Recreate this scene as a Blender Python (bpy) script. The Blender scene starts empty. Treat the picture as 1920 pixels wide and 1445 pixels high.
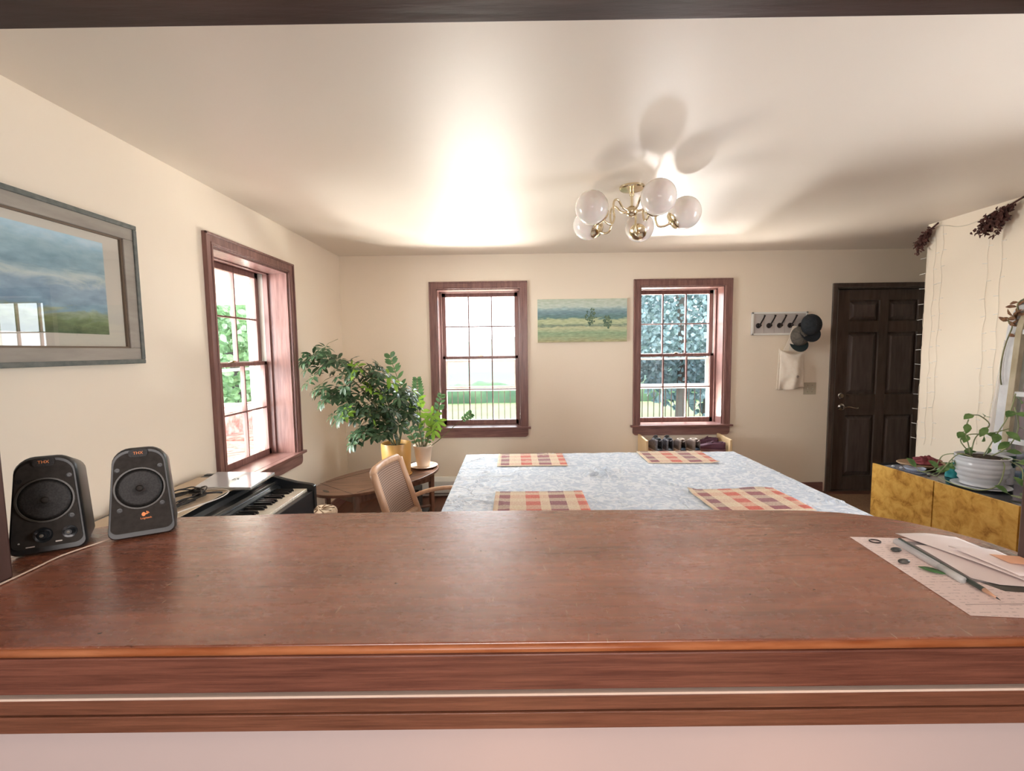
import bpy, bmesh, math, random
from math import sin, cos, pi, radians, sqrt, atan2
from mathutils import Vector, Matrix, Euler, noise
random.seed(7)
S = bpy.context.scene
COL = S.collection

# ------------------------------------------------------------------ camera
CAMZ = 1.48
cam = bpy.data.cameras.new('camera'); cam.sensor_width = 36; cam.lens = 850 / 1920 * 36
cam.clip_start = .02; cam.clip_end = 600
cam_o = bpy.data.objects.new('camera', cam); COL.objects.link(cam_o)
_p, _r, _y = radians(-4.5), radians(.75), radians(-.15)
_F = Vector((sin(_y)*cos(_p), cos(_y)*cos(_p), sin(_p)))
_R0 = Vector((cos(_y), -sin(_y), 0)); _U0 = _R0.cross(_F)
_U = cos(_r)*_U0 + sin(_r)*_R0; _R = cos(_r)*_R0 - sin(_r)*_U0
M = Matrix((_R, _U, -_F)).transposed().to_4x4(); M.translation = (0, 0, CAMZ)
cam_o.matrix_world = M
S.camera = cam_o

# ------------------------------------------------------------------ world, lights, exposure
S.view_settings.view_transform = 'Standard'; S.view_settings.look = 'None'
S.view_settings.gamma = 1; S.view_settings.use_curve_mapping = False
S.view_settings.exposure = 1.42
try:
    S.cycles.use_denoising = True
    S.cycles.max_bounces = 10; S.cycles.diffuse_bounces = 6; S.cycles.transparent_max_bounces = 16
    S.cycles.sample_clamp_indirect = 12
except Exception: pass
W = bpy.data.worlds.new('world'); S.world = W; W.use_nodes = True
bg = W.node_tree.nodes['Background']
bg.inputs[0].default_value = (.86, .94, 1, 1); bg.inputs[1].default_value = 3.6

def lamp(name, typ, loc, target, energy, color=(1, 1, 1), size=1, size_y=None, **k):
    d = bpy.data.lights.new(name, typ); d.energy = energy; d.color = color
    if typ == 'AREA':
        d.size = size
        if size_y: d.shape = 'RECTANGLE'; d.size_y = size_y
    for a, b in k.items(): setattr(d, a, b)
    o = bpy.data.objects.new(name, d); COL.objects.link(o); o.location = loc
    v = Vector(target) - Vector(loc)
    o.rotation_euler = v.to_track_quat('-Z', 'Y').to_euler()
    return o
# the sun, high in front and to the right, over the valley
lamp('sun', 'SUN', (4, 14, 12), (0, 3, -4), 3.6, (1, .96, .88), angle=radians(1.2))
# unseen lamp for an assumed sun glint off the drive, up through the right-hand window
lamp('assumed_drive_glint', 'SPOT', (2.72, 9.6, -.55), (.93, 2.45, 2.4), 650, (1, .97, .92), shadow_soft_size=.25, spot_size=radians(26), spot_blend=.6)
# unseen lamp for an assumed glint off the deck, low through the left-hand window into the corner
lamp('assumed_deck_glint', 'SPOT', (1.25, 6.7, .30), (-1.69, 4.1, 1.35), 140, (1, .95, .86), shadow_soft_size=.10, spot_size=radians(55), spot_blend=.5)
# added unseen lamp below the sills, standing in for bounce off the deck
lamp('deck_bounce_fill', 'AREA', (-.1, 6.5, .02), (.2, 3.6, 2.3), 235, (1, .94, .86), size=2.8, size_y=1.2)
# unseen fill lamp added above the two windows, standing in for sky
lamp('sky_fill', 'AREA', (.7, 6.2, 3.3), (.7, 3.6, .6), 230, (.9, .96, 1), size=4.0, size_y=1.4)
# an assumed kitchen ceiling lamp and an unseen fill lamp added behind the camera
lamp('kitchen_fill', 'AREA', (-.1, -2.2, 1.7), (.1, 2, 1.5), 25, (1, .93, .90), size=2.0, size_y=1.1)
lamp('assumed_kitchen_lamp', 'POINT', (.15, -.35, 2.1), (0, 0, 0), 4, (1, .72, .50), shadow_soft_size=.12)
# unseen fill lamp added on the porch, shining through the left wall window onto the right wall
lamp('porch_fill', 'AREA', (-3.3, 2.55, 1.45), (3.27, 3.2, 1.3), 85, (.95, 1, .97), size=1.3)
# assumed warm lamps, out of view under the kitchen counter
for lx in (0.0, .42):
    lamp('assumed_undercounter_lamp', 'POINT', (lx, .42, .80), (0, 0, 0), .12, (1, .50, .24), shadow_soft_size=.03)
# added fill lamp beyond an added, unseen window in the right wall
lamp('side_fill', 'AREA', (3.72, 1.25, 1.45), (-1, 2.6, 1.4), 50, (.97, .99, 1), size=.95, size_y=1.4)
for nm, loc, tgt, sx, sy in (('portal_a', (-.335, 4.80, 1.39), (-.335, 0, 1.39), .9, 1.45),
                             ('portal_b', (1.68, 4.80, 1.39), (1.68, 0, 1.39), .9, 1.45),
                             ('portal_c', (-1.97, 3.03, 1.39), (0, 3.03, 1.39), .9, 1.45)):
    o = lamp(nm, 'AREA', loc, tgt, 1, size=sx, size_y=sy); o.data.cycles.is_portal = True

# ------------------------------------------------------------------ materials
def nodes(m): m.use_nodes = True; return m.node_tree.nodes, m.node_tree.links
def bsdf(m): return m.node_tree.nodes['Principled BSDF']
def mat(name, c, rough=.5, metal=0, spec=.5, **k):
    m = bpy.data.materials.new(name); N, L = nodes(m); b = bsdf(m)
    b.inputs['Base Color'].default_value = (*c, 1); b.inputs['Roughness'].default_value = rough
    b.inputs['Metallic'].default_value = metal; b.inputs['Specular IOR Level'].default_value = spec
    for a, v in k.items(): b.inputs[a.replace('_', ' ')].default_value = v
    return m
def pmat(name, c1, c2, scale=(10, 10, 10), detail=5, rough=.5, bump=.0, bscale=None, c3=None, lo=.35, hi=.65, metal=0, spec=.5, dist=.0, nrough=.55, bdist=.01):
    m = mat(name, c1, rough, metal, spec); N, L = nodes(m); b = bsdf(m)
    tc = N.new('ShaderNodeTexCoord'); mp = N.new('ShaderNodeMapping'); mp.inputs['Scale'].default_value = scale
    L.new(tc.outputs['Object'], mp.inputs[0])
    nz = N.new('ShaderNodeTexNoise'); nz.inputs['Scale'].default_value = 1; nz.inputs['Detail'].default_value = detail
    nz.inputs['Roughness'].default_value = nrough; nz.inputs['Distortion'].default_value = dist
    L.new(mp.outputs[0], nz.inputs['Vector'])
    cr = N.new('ShaderNodeValToRGB'); e = cr.color_ramp.elements
    e[0].position = lo; e[0].color = (*c1, 1); e[1].position = hi; e[1].color = (*c2, 1)
    if c3: x = e.new((lo+hi)/2); x.color = (*c3, 1)
    L.new(nz.outputs['Fac'], cr.inputs[0]); L.new(cr.outputs[0], b.inputs['Base Color'])
    if bump:
        bp = N.new('ShaderNodeBump'); bp.inputs['Strength'].default_value = bump; bp.inputs['Distance'].default_value = bdist
        if bscale:
            m2 = N.new('ShaderNodeMapping'); m2.inputs['Scale'].default_value = bscale; L.new(tc.outputs['Object'], m2.inputs[0])
            n2 = N.new('ShaderNodeTexNoise'); n2.inputs['Scale'].default_value = 1; n2.inputs['Detail'].default_value = 4
            L.new(m2.outputs[0], n2.inputs['Vector']); L.new(n2.outputs['Fac'], bp.inputs['Height'])
        else: L.new(nz.outputs['Fac'], bp.inputs['Height'])
        L.new(bp.outputs[0], b.inputs['Normal'])
    return m

m_wall = pmat('cream_wall_paint', (.89, .785, .645), (.905, .80, .665), (1.3, 1.3, 1.3), rough=.42, bump=.12, bscale=(60, 60, 60), bdist=.002, spec=.35)
m_ceil = pmat('ceiling_paint', (.80, .72, .63), (.82, .745, .655), (.8, .8, .8), rough=.46, bump=.05, bscale=(6, 6, 6), bdist=.004, spec=.55)
m_kwall = mat('kitchen_wall_paint', (.62, .53, .51), .6)
m_wood_trim = pmat('stained_window_wood', (.18, .085, .075), (.28, .145, .125), (50, 50, 4), rough=.30, bump=.1)
m_wood_trim_h = pmat('stained_window_wood_across', (.18, .085, .075), (.28, .145, .125), (5, 5, 60), rough=.30, bump=.1)
m_dark_trim = pmat('dark_opening_wood', (.045, .024, .020), (.085, .048, .042), (4, 30, 30), rough=.45, bump=.15, spec=.4)
m_dark_post = pmat('dark_post_wood', (.060, .028, .022), (.105, .052, .042), (30, 30, 4), rough=.4, bump=.15)
m_door = pmat('dark_door_wood', (.070, .048, .038), (.110, .078, .062), (30, 30, 4), rough=.42, bump=.1)
m_doorp = pmat('door_panel_wood', (.080, .058, .052), (.125, .094, .082), (30, 30, 4), rough=.5, bump=.1)  # paler than the slab: relief contrast put into the panel colour
m_floor = pmat('hardwood_floor', (.085, .035, .022), (.16, .070, .045), (20, 1.5, 4), rough=.38, bump=.1)
m_rug = pmat('entry_mat', (.20, .11, .06), (.26, .15, .085), (60, 60, 60), rough=.9)
m_white = mat('white_paint', (.82, .82, .78), .45)
m_vinyl = mat('white_window_frame', (.80, .80, .74), .4)
m_burl = pmat('golden_burl_veneer', (.36, .17, .035), (.74, .44, .11), (13, 13, 13), detail=10, rough=.22, dist=.5, lo=.34, hi=.60, c3=(.62, .34, .075), nrough=.65)
m_black = mat('black_lacquer', (.012, .014, .016), .18)
m_blackplastic = mat('black_plastic', (.018, .018, .018), .35)
m_spk_face = pmat('grey_black_speaker_face', (.028, .025, .022), (.040, .035, .031), (80, 80, 80), rough=.7, spec=.15)
m_mesh = pmat('speaker_grille_mesh', (.006, .006, .006), (.022, .021, .020), (380, 380, 380), detail=1, rough=.6)
m_orange = mat('orange_print', (.85, .28, .08), .5)
m_chrome = mat('chrome', (.75, .75, .74), .15, 1)
m_silver = mat('silver_metal', (.62, .62, .60), .3, 1)
m_brass = mat('polished_brass', (.74, .63, .44), .20, 1)
m_globe = mat('opal_glass', (.80, .74, .70), .12, 0, .6)
m_globe.node_tree.nodes['Principled BSDF'].inputs['Subsurface Weight'].default_value = .15
m_leather = m_blackplastic
m_soil = pmat('potting_soil', (.03, .02, .015), (.07, .05, .035), (60, 60, 60), rough=.95, bump=.6)
m_yellow = mat('ochre_glaze', (.66, .36, .10), .35)
m_cream_pot = pmat('cream_ceramic', (.76, .62, .50), (.80, .68, .56), (10, 10, 10), rough=.4)
m_oak = pmat('light_oak', (.56, .33, .20), (.66, .43, .28), (40, 40, 6), rough=.4)
m_pine = pmat('pine', (.66, .45, .24), (.72, .52, .30), (30, 5, 5), rough=.5)
m_table_wood = pmat('brown_table_wood', (.11, .052, .032), (.21, .105, .066), (6, 40, 6), rough=.32, bump=.08)
m_bag = pmat('natural_canvas', (.88, .78, .66), (.92, .84, .73), (30, 30, 30), rough=.85)
m_cap = pmat('black_cap_cloth', (.010, .013, .017), (.020, .024, .030), (50, 50, 50), rough=.8)
m_capg = pmat('grey_cap_cloth', (.10, .085, .07), (.14, .12, .10), (50, 50, 50), rough=.85)
m_iron = mat('dark_bronze', (.03, .022, .022), .4, .6)
m_papr = pmat('white_paper', (.80, .72, .70), (.84, .76, .74), (6, 6, 6), rough=.6)
m_cable_b = mat('black_rubber', (.015, .015, .016), .4)
m_cable_w = mat('white_rubber', (.78, .74, .70), .5)
m_key_w = mat('ivory_white_key', (.80, .74, .62), .2)
m_key_b = mat('black_key', (.015, .015, .016), .18)
m_piano = mat('black_satin_piano', (.014, .018, .022), .28)
m_teal = pmat('teal_cloth', (.01, .20, .22), (.02, .30, .31), (20, 20, 20), rough=.7)
m_maroon = pmat('maroon_cloth', (.16, .02, .03), (.30, .06, .07), (25, 25, 25), rough=.8)
m_whiteceramic = mat('white_glazed_ceramic', (.62, .64, .68), .25)

def leafmat(name, c1, c2, rough=.35, trans=.25):
    m = pmat(name, c1, c2, (14, 14, 14), rough=rough, spec=.5); N, L = nodes(m); b = bsdf(m)
    out = [n for n in N if n.type == 'OUTPUT_MATERIAL'][0]
    t = N.new('ShaderNodeBsdfTranslucent'); mx = N.new('ShaderNodeMixShader'); mx.inputs[0].default_value = trans
    cr = [n for n in N if n.type == 'VALTORGB'][0]
    L.new(cr.outputs[0], t.inputs[0]); L.new(b.outputs[0], mx.inputs[1]); L.new(t.outputs[0], mx.inputs[2]); L.new(mx.outputs[0], out.inputs[0])
    return m
m_leaf = leafmat('dark_green_leaf', (.028, .060, .030), (.075, .135, .060))
m_leaf_y = leafmat('fresh_green_leaf', (.22, .42, .04), (.36, .58, .08), trans=.4)
m_leaf_z = leafmat('mid_green_leaf', (.055, .13, .05), (.11, .22, .08), trans=.3)
m_leaf_p = leafmat('pothos_leaf', (.09, .19, .05), (.20, .34, .11), trans=.3)
m_stem = pmat('green_brown_stem', (.13, .13, .06), (.24, .22, .11), (20, 20, 20), rough=.6)
m_dried = pmat('dried_brown_flowers', (.045, .016, .013), (.12, .042, .032), (40, 40, 40), rough=.9)
m_dried2 = pmat('dried_tan_leaves', (.13, .055, .028), (.27, .14, .07), (40, 40, 40), rough=.9)

def glassmat(name, refl=.06, tint=(1, 1, 1), rough=.0):
    m = bpy.data.materials.new(name); N, L = nodes(m)
    N.remove(bsdf(m)); out = [n for n in N if n.type == 'OUTPUT_MATERIAL'][0]
    t = N.new('ShaderNodeBsdfTransparent'); t.inputs[0].default_value = (*tint, 1)
    g = N.new('ShaderNodeBsdfGlossy'); g.inputs['Roughness'].default_value = rough
    lw = N.new('ShaderNodeFresnel'); lw.inputs[0].default_value = 1.45
    mx = N.new('ShaderNodeMixShader'); L.new(lw.outputs[0], mx.inputs[0])
    L.new(t.outputs[0], mx.inputs[1]); L.new(g.outputs[0], mx.inputs[2]); L.new(mx.outputs[0], out.inputs[0])
    return m
m_glass = glassmat('window_glass')
m_pglass = glassmat('picture_glass')
for _n in m_pglass.node_tree.nodes:
    if _n.type == 'FRESNEL': _n.inputs[0].default_value = 1.9
m_screen = glassmat('insect_screen', tint=(.42, .44, .47))
m_film = glassmat('clear_plastic', tint=(.86, .88, .90), rough=.1)

# ------------------------------------------------------------------ mesh helpers
ORG = {}
def P3(*a): return Vector(a)
class MB:
    def __init__(s): s.v = []; s.f = []; s.T = None
    def add(s, vs, fs):
        n = len(s.v)
        s.v += [tuple(s.T @ Vector(v)) if s.T else tuple(v) for v in vs]
        s.f += [tuple(i+n for i in f) for f in fs]; return s
    def box(s, x0, y0, z0, x1, y1, z1):
        x0, x1 = min(x0, x1), max(x0, x1); y0, y1 = min(y0, y1), max(y0, y1); z0, z1 = min(z0, z1), max(z0, z1)
        return s.add([(x0,y0,z0),(x1,y0,z0),(x1,y1,z0),(x0,y1,z0),(x0,y0,z1),(x1,y0,z1),(x1,y1,z1),(x0,y1,z1)],
                     [(0,3,2,1),(4,5,6,7),(0,1,5,4),(1,2,6,5),(2,3,7,6),(3,0,4,7)])
    def prism(s, poly, a, b, ax='z'):
        n = len(poly)
        def q(p, h): return {'z': (p[0], p[1], h), 'y': (p[0], h, p[1]), 'x': (h, p[0], p[1])}[ax]
        vs = [q(p, a) for p in poly] + [q(p, b) for p in poly]
        fs = [tuple(range(n)), tuple(range(2*n-1, n-1, -1))] + [(i, n+i, n+(i+1) % n, (i+1) % n) for i in range(n)]
        return s.add(vs, fs)
    def tube(s, pts, r, n=8, cap=True):
        pts = [Vector(p) for p in pts]; m = len(pts)
        rs = r if isinstance(r, (list, tuple)) else [r]*m
        vs = []; up = Vector((0, 0, 1)); prev = None
        for i, p in enumerate(pts):
            d = (pts[min(i+1, m-1)] - pts[max(i-1, 0)])
            d = d.normalized() if d.length > 1e-9 else Vector((0, 0, 1))
            if prev is None:
                a = d.cross(up)
                if a.length < .1: a = d.cross(Vector((1, 0, 0)))
            else: a = prev - d*prev.dot(d)
            a.normalize(); b = d.cross(a); prev = a
            for k in range(n): vs.append(p + (a*cos(2*pi*k/n) + b*sin(2*pi*k/n))*rs[i])
        fs = [(i*n+k, i*n+(k+1) % n, (i+1)*n+(k+1) % n, (i+1)*n+k) for i in range(m-1) for k in range(n)]
        if cap: fs += [tuple(range(n-1, -1, -1)), tuple((m-1)*n+k for k in range(n))]
        return s.add(vs, fs)
    def lathe(s, prof, c=(0, 0, 0), n=32, axis=None, ex=1, ey=1):
        c = Vector(c); vs = []
        q = Vector((0, 0, 1)).rotation_difference(Vector(axis).normalized()) if axis else None
        for r, h in prof:
            for k in range(n):
                v = Vector((r*cos(2*pi*k/n)*ex, r*sin(2*pi*k/n)*ey, h))
                if q: v = q @ v
                vs.append(c+v)
        m = len(prof)
        fs = [(i*n+k, i*n+(k+1) % n, (i+1)*n+(k+1) % n, (i+1)*n+k) for i in range(m-1) for k in range(n)]
        fs += [tuple(range(n-1, -1, -1)), tuple((m-1)*n+k for k in range(n))]
        return s.add(vs, fs)
    def sphere(s, c, r, n=24, sc=(1, 1, 1)):
        pr = [(max(1e-4, r*sin(pi*i/(n//2))), -r*cos(pi*i/(n//2))) for i in range(n//2+1)]
        c = Vector(c); vs = []; m = len(pr)
        for a, h in pr:
            for k in range(n): vs.append(c + Vector((a*cos(2*pi*k/n)*sc[0], a*sin(2*pi*k/n)*sc[1], h*sc[2])))
        fs = [(i*n+k, i*n+(k+1) % n, (i+1)*n+(k+1) % n, (i+1)*n+k) for i in range(m-1) for k in range(n)]
        return s.add(vs, fs)
    def grid(s, fn, nu, nv):
        vs = [fn(i/nu, j/nv) for j in range(nv+1) for i in range(nu+1)]
        fs = [(j*(nu+1)+i, j*(nu+1)+i+1, (j+1)*(nu+1)+i+1, (j+1)*(nu+1)+i) for j in range(nv) for i in range(nu)]
        return s.add(vs, fs)
    def leaf(s, base, d, nrm, L, w, droop=.15, fold=.12):
        d = Vector(d).normalized(); nrm = Vector(nrm); side = d.cross(nrm)
        if side.length < 1e-3: side = d.cross(Vector((1, .1, 0)))
        side.normalize(); nrm = side.cross(d).normalized(); b = Vector(base)
        prof = [(0, .06), (.25, .72), (.55, 1), (.82, .62), (1, .04)]
        vs = []
        for t, ww in prof:
            c = b + d*(t*L) - nrm*(droop*L*t*t)
            vs += [c - side*(ww*w/2) + nrm*(fold*w*ww), c, c + side*(ww*w/2) + nrm*(fold*w*ww)]
        fs = []
        for i in range(4): fs += [(3*i, 3*i+1, 3*i+4, 3*i+3), (3*i+1, 3*i+2, 3*i+5, 3*i+4)]
        return s.add(vs, fs)
    def build(s, name, m, parent=None, smooth=False, bevel=0, seg=2, local=False, solid=0):
        me = bpy.data.meshes.new(name)
        vs = s.v
        o = bpy.data.objects.new(name, me); COL.objects.link(o)
        if parent is not None:
            og = ORG.get(parent.name, Vector((0, 0, 0)))
            if not local: vs = [tuple(Vector(v)-og) for v in vs]
            o.parent = parent; ORG[o.name] = og
        me.from_pydata(vs, [], s.f); me.update()
        bm = bmesh.new(); bm.from_mesh(me); bmesh.ops.recalc_face_normals(bm, faces=bm.faces); bm.to_mesh(me); bm.free()
        for mm in (m if isinstance(m, (list, tuple)) else [m]): me.materials.append(mm)
        if solid: md = o.modifiers.new('s', 'SOLIDIFY'); md.thickness = solid; md.offset = 0
        if bevel:
            md = o.modifiers.new('b', 'BEVEL'); md.width = bevel; md.segments = seg; md.limit_method = 'ANGLE'; md.angle_limit = radians(35)
        if smooth:
            for p in me.polygons: p.use_smooth = True
            if bevel or smooth == 'auto':
                try: me.set_sharp_from_angle(angle=radians(40))
                except Exception: pass
        return o
def tag(o, label=None, cat=None, group=None, kind=None):
    if label: o['label'] = label
    if cat: o['category'] = cat
    if group: o['group'] = group
    if kind: o['kind'] = kind
    return o
def thing(name, label, cat, loc=(0, 0, 0), rot=(0, 0, 0), group=None):
    o = bpy.data.objects.new(name, None); COL.objects.link(o); o.location = loc; o.rotation_euler = rot
    o.empty_display_size = .05; ORG[o.name] = Vector(loc)
    return tag(o, label, cat, group)
def struct(name, mb, m, **k):
    return tag(mb.build(name, m, **k), kind='structure')
def kids(o): return [c for c in bpy.data.objects if c.parent == o]
def dup(root, loc, rotz=None, label=None, par=None):
    r = root.copy(); COL.objects.link(r); r.location = loc
    if rotz is not None: r.rotation_euler = (0, 0, rotz)
    if label: r['label'] = label
    def rec(a, b):
        for ch in kids(a):
            c = ch.copy(); COL.objects.link(c); c.parent = b; rec(ch, c)
    rec(root, r); return r
def spline(pts, k=6):
    pts = [Vector(p) for p in pts]; out = []
    for i in range(len(pts)-1):
        a, b, c, d = pts[max(i-1, 0)], pts[i], pts[i+1], pts[min(i+2, len(pts)-1)]
        for j in range(k):
            t = j/k
            out.append(.5*((2*b) + (c-a)*t + (2*a-5*b+4*c-d)*t*t + (3*b-a-3*c+d)*t**3))
    out.append(pts[-1]); return out
def text(txt, size, name, m, parent, loc, rot, depth=.0004):
    cu = bpy.data.curves.new(name+'_c', 'FONT'); cu.body = txt; cu.size = size; cu.align_x = 'CENTER'; cu.align_y = 'CENTER'; cu.extrude = depth
    t = bpy.data.objects.new(name+'_c', cu); COL.objects.link(t)
    dg = bpy.context.evaluated_depsgraph_get(); me = bpy.data.meshes.new_from_object(t.evaluated_get(dg))
    bpy.data.objects.remove(t)
    o = bpy.data.objects.new(name, me); COL.objects.link(o); me.materials.clear(); me.materials.append(m)
    o.parent = parent; o.location = loc; o.rotation_euler = rot; return o

# ------------------------------------------------------------------ room shell
XL, XR, YB, ZC = -1.695, 3.276, 4.53, 2.415
YK, YW = .637, .79           # kitchen face and dining face of the wall with the opening
WT = .30
def wall_holes(u0, u1, z0, z1, holes, fn, d0, d1):
    """wall slab between d0 and d1 with rectangular holes; fn maps (u, d, z) to the world"""
    mb = MB(); us = sorted({u0, u1, *[h[0] for h in holes], *[h[1] for h in holes]}); zs = sorted({z0, z1, *[h[2] for h in holes], *[h[3] for h in holes]})
    def hole(u, z): return any(h[0] < u < h[1] and h[2] < z < h[3] for h in holes)
    for i in range(len(us)-1):
        j = 0
        while j < len(zs)-1:
            if hole((us[i]+us[i+1])/2, (zs[j]+zs[j+1])/2): j += 1; continue
            k = j
            while k+1 < len(zs)-1 and not hole((us[i]+us[i+1])/2, (zs[k+1]+zs[k+2])/2): k += 1
            a = fn(us[i], d0, zs[j]); b = fn(us[i+1], d1, zs[k+1])
            mb.box(a[0], a[1], a[2], b[0], b[1], b[2]); j = k+1
    return mb
fb = lambda u, d, z: (u, YB+d, z)
fl = lambda u, d, z: (XL-d, u, z)
WZ0, WZ1 = .705, 2.085
WIN = [(-.75, .08), (1.265, 2.10)]
struct('wall_back', wall_holes(XL-WT, 4.9, 0, ZC, [(WIN[0][0], WIN[0][1], WZ0, WZ1), (WIN[1][0], WIN[1][1], WZ0, WZ1), (3.20, 4.16, 0, 2.05)], fb, 0, WT), m_wall)
W3 = (2.60, 3.47)
struct('wall_left', wall_holes(YW, YB, 0, ZC, [(W3[0], W3[1], WZ0, WZ1)], fl, 0, WT), m_wall)
fr = lambda u, d, z: (XR+d, u, z)
W4_ADDED = (.90, 1.68)  # added window, out of view, opened for the side fill lamp
struct('wall_right', wall_holes(YW, 3.65, 0, ZC, [(W4_ADDED[0], W4_ADDED[1], WZ0+.05, WZ1)], fr, 0, .13), m_wall)
struct('wall_entry', MB().box(4.75, 2.2, 0, 4.9, YB, ZC).box(XR+.13, 2.2, 0, 4.75, 2.35, ZC), m_wall)
struct('floor', MB().box(XL-WT, YW, -.12, 4.9, YB+WT, 0), m_floor)
struct('ceiling', MB().box(XL-WT, YW, ZC, 4.9, YB+WT, ZC+.15), m_ceil)
OX, OZ = .918, 2.035
struct('wall_front', wall_holes(-3.0, 4.9, 0, ZC, [(-OX, OX, 1.05, OZ)], lambda u, d, z: (u, d, z), YK, YW), m_kwall)
# kitchen side of the room, behind the camera
struct('wall_kitchen', MB().box(-3.0, -2.6, 0, 4.9, -2.45, ZC).box(-3.15, -2.6, 0, -3.0, YK, ZC).box(4.9, -2.6, 0, 5.05, YK, ZC), m_kwall)
struct('floor_kitchen', MB().box(-3.15, -2.6, -.12, 5.05, YW, 0), m_floor)
struct('ceiling_kitchen', MB().box(-3.15, -2.6, ZC, 5.05, YW, ZC+.15), m_kwall)
# opening: lintel and jamb posts
struct('trim_lintel', MB().box(-1.05, YK-.025, OZ-.013, 1.05, YW+.008, OZ+.10), m_dark_trim, bevel=.003)
struct('trim_post_left', MB().box(-1.0, YK-.02, 1.081, -.908, YW+.0, OZ-.012), m_dark_post, bevel=.004)
struct('trim_post_right', MB().box(.922, YK-.02, 1.081, 1.0, YW+.012, OZ-.012).box(.919, YW-.004, 1.081, .925, YW+.016, OZ-.012), m_dark_post, bevel=.003)
# wood base under the counter (kitchen side)
struct('trim_apron', MB().box(-1.6, .594, .952, 1.6, YK+.001, .976).box(-1.6, .5955, .978, 1.6, YK+.001, .999), pmat('apron_wood', (.13, .052, .030), (.25, .105, .062), (5, 90, 150), rough=.30, bump=.2, detail=8, nrough=.7), bevel=.001)
struct('trim_pale_strip', MB().box(-1.6, .596, .9990, 1.6, YK+.001, 1.0025), mat('pale_trim_strip', (.80, .66, .55), .6))  # thin pale strip along the top of the apron trim
struct('baseboard_back', MB().box(XL, YB-.015, 0, -1.06, YB, .10).box(-.42, YB-.015, 0, 3.13, YB, .10), m_wood_trim_h, bevel=.003)
struct('baseboard_left', MB().box(XL, YW, 0, XL+.015, YB-.02, .10), m_wood_trim_h, bevel=.003)
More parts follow.
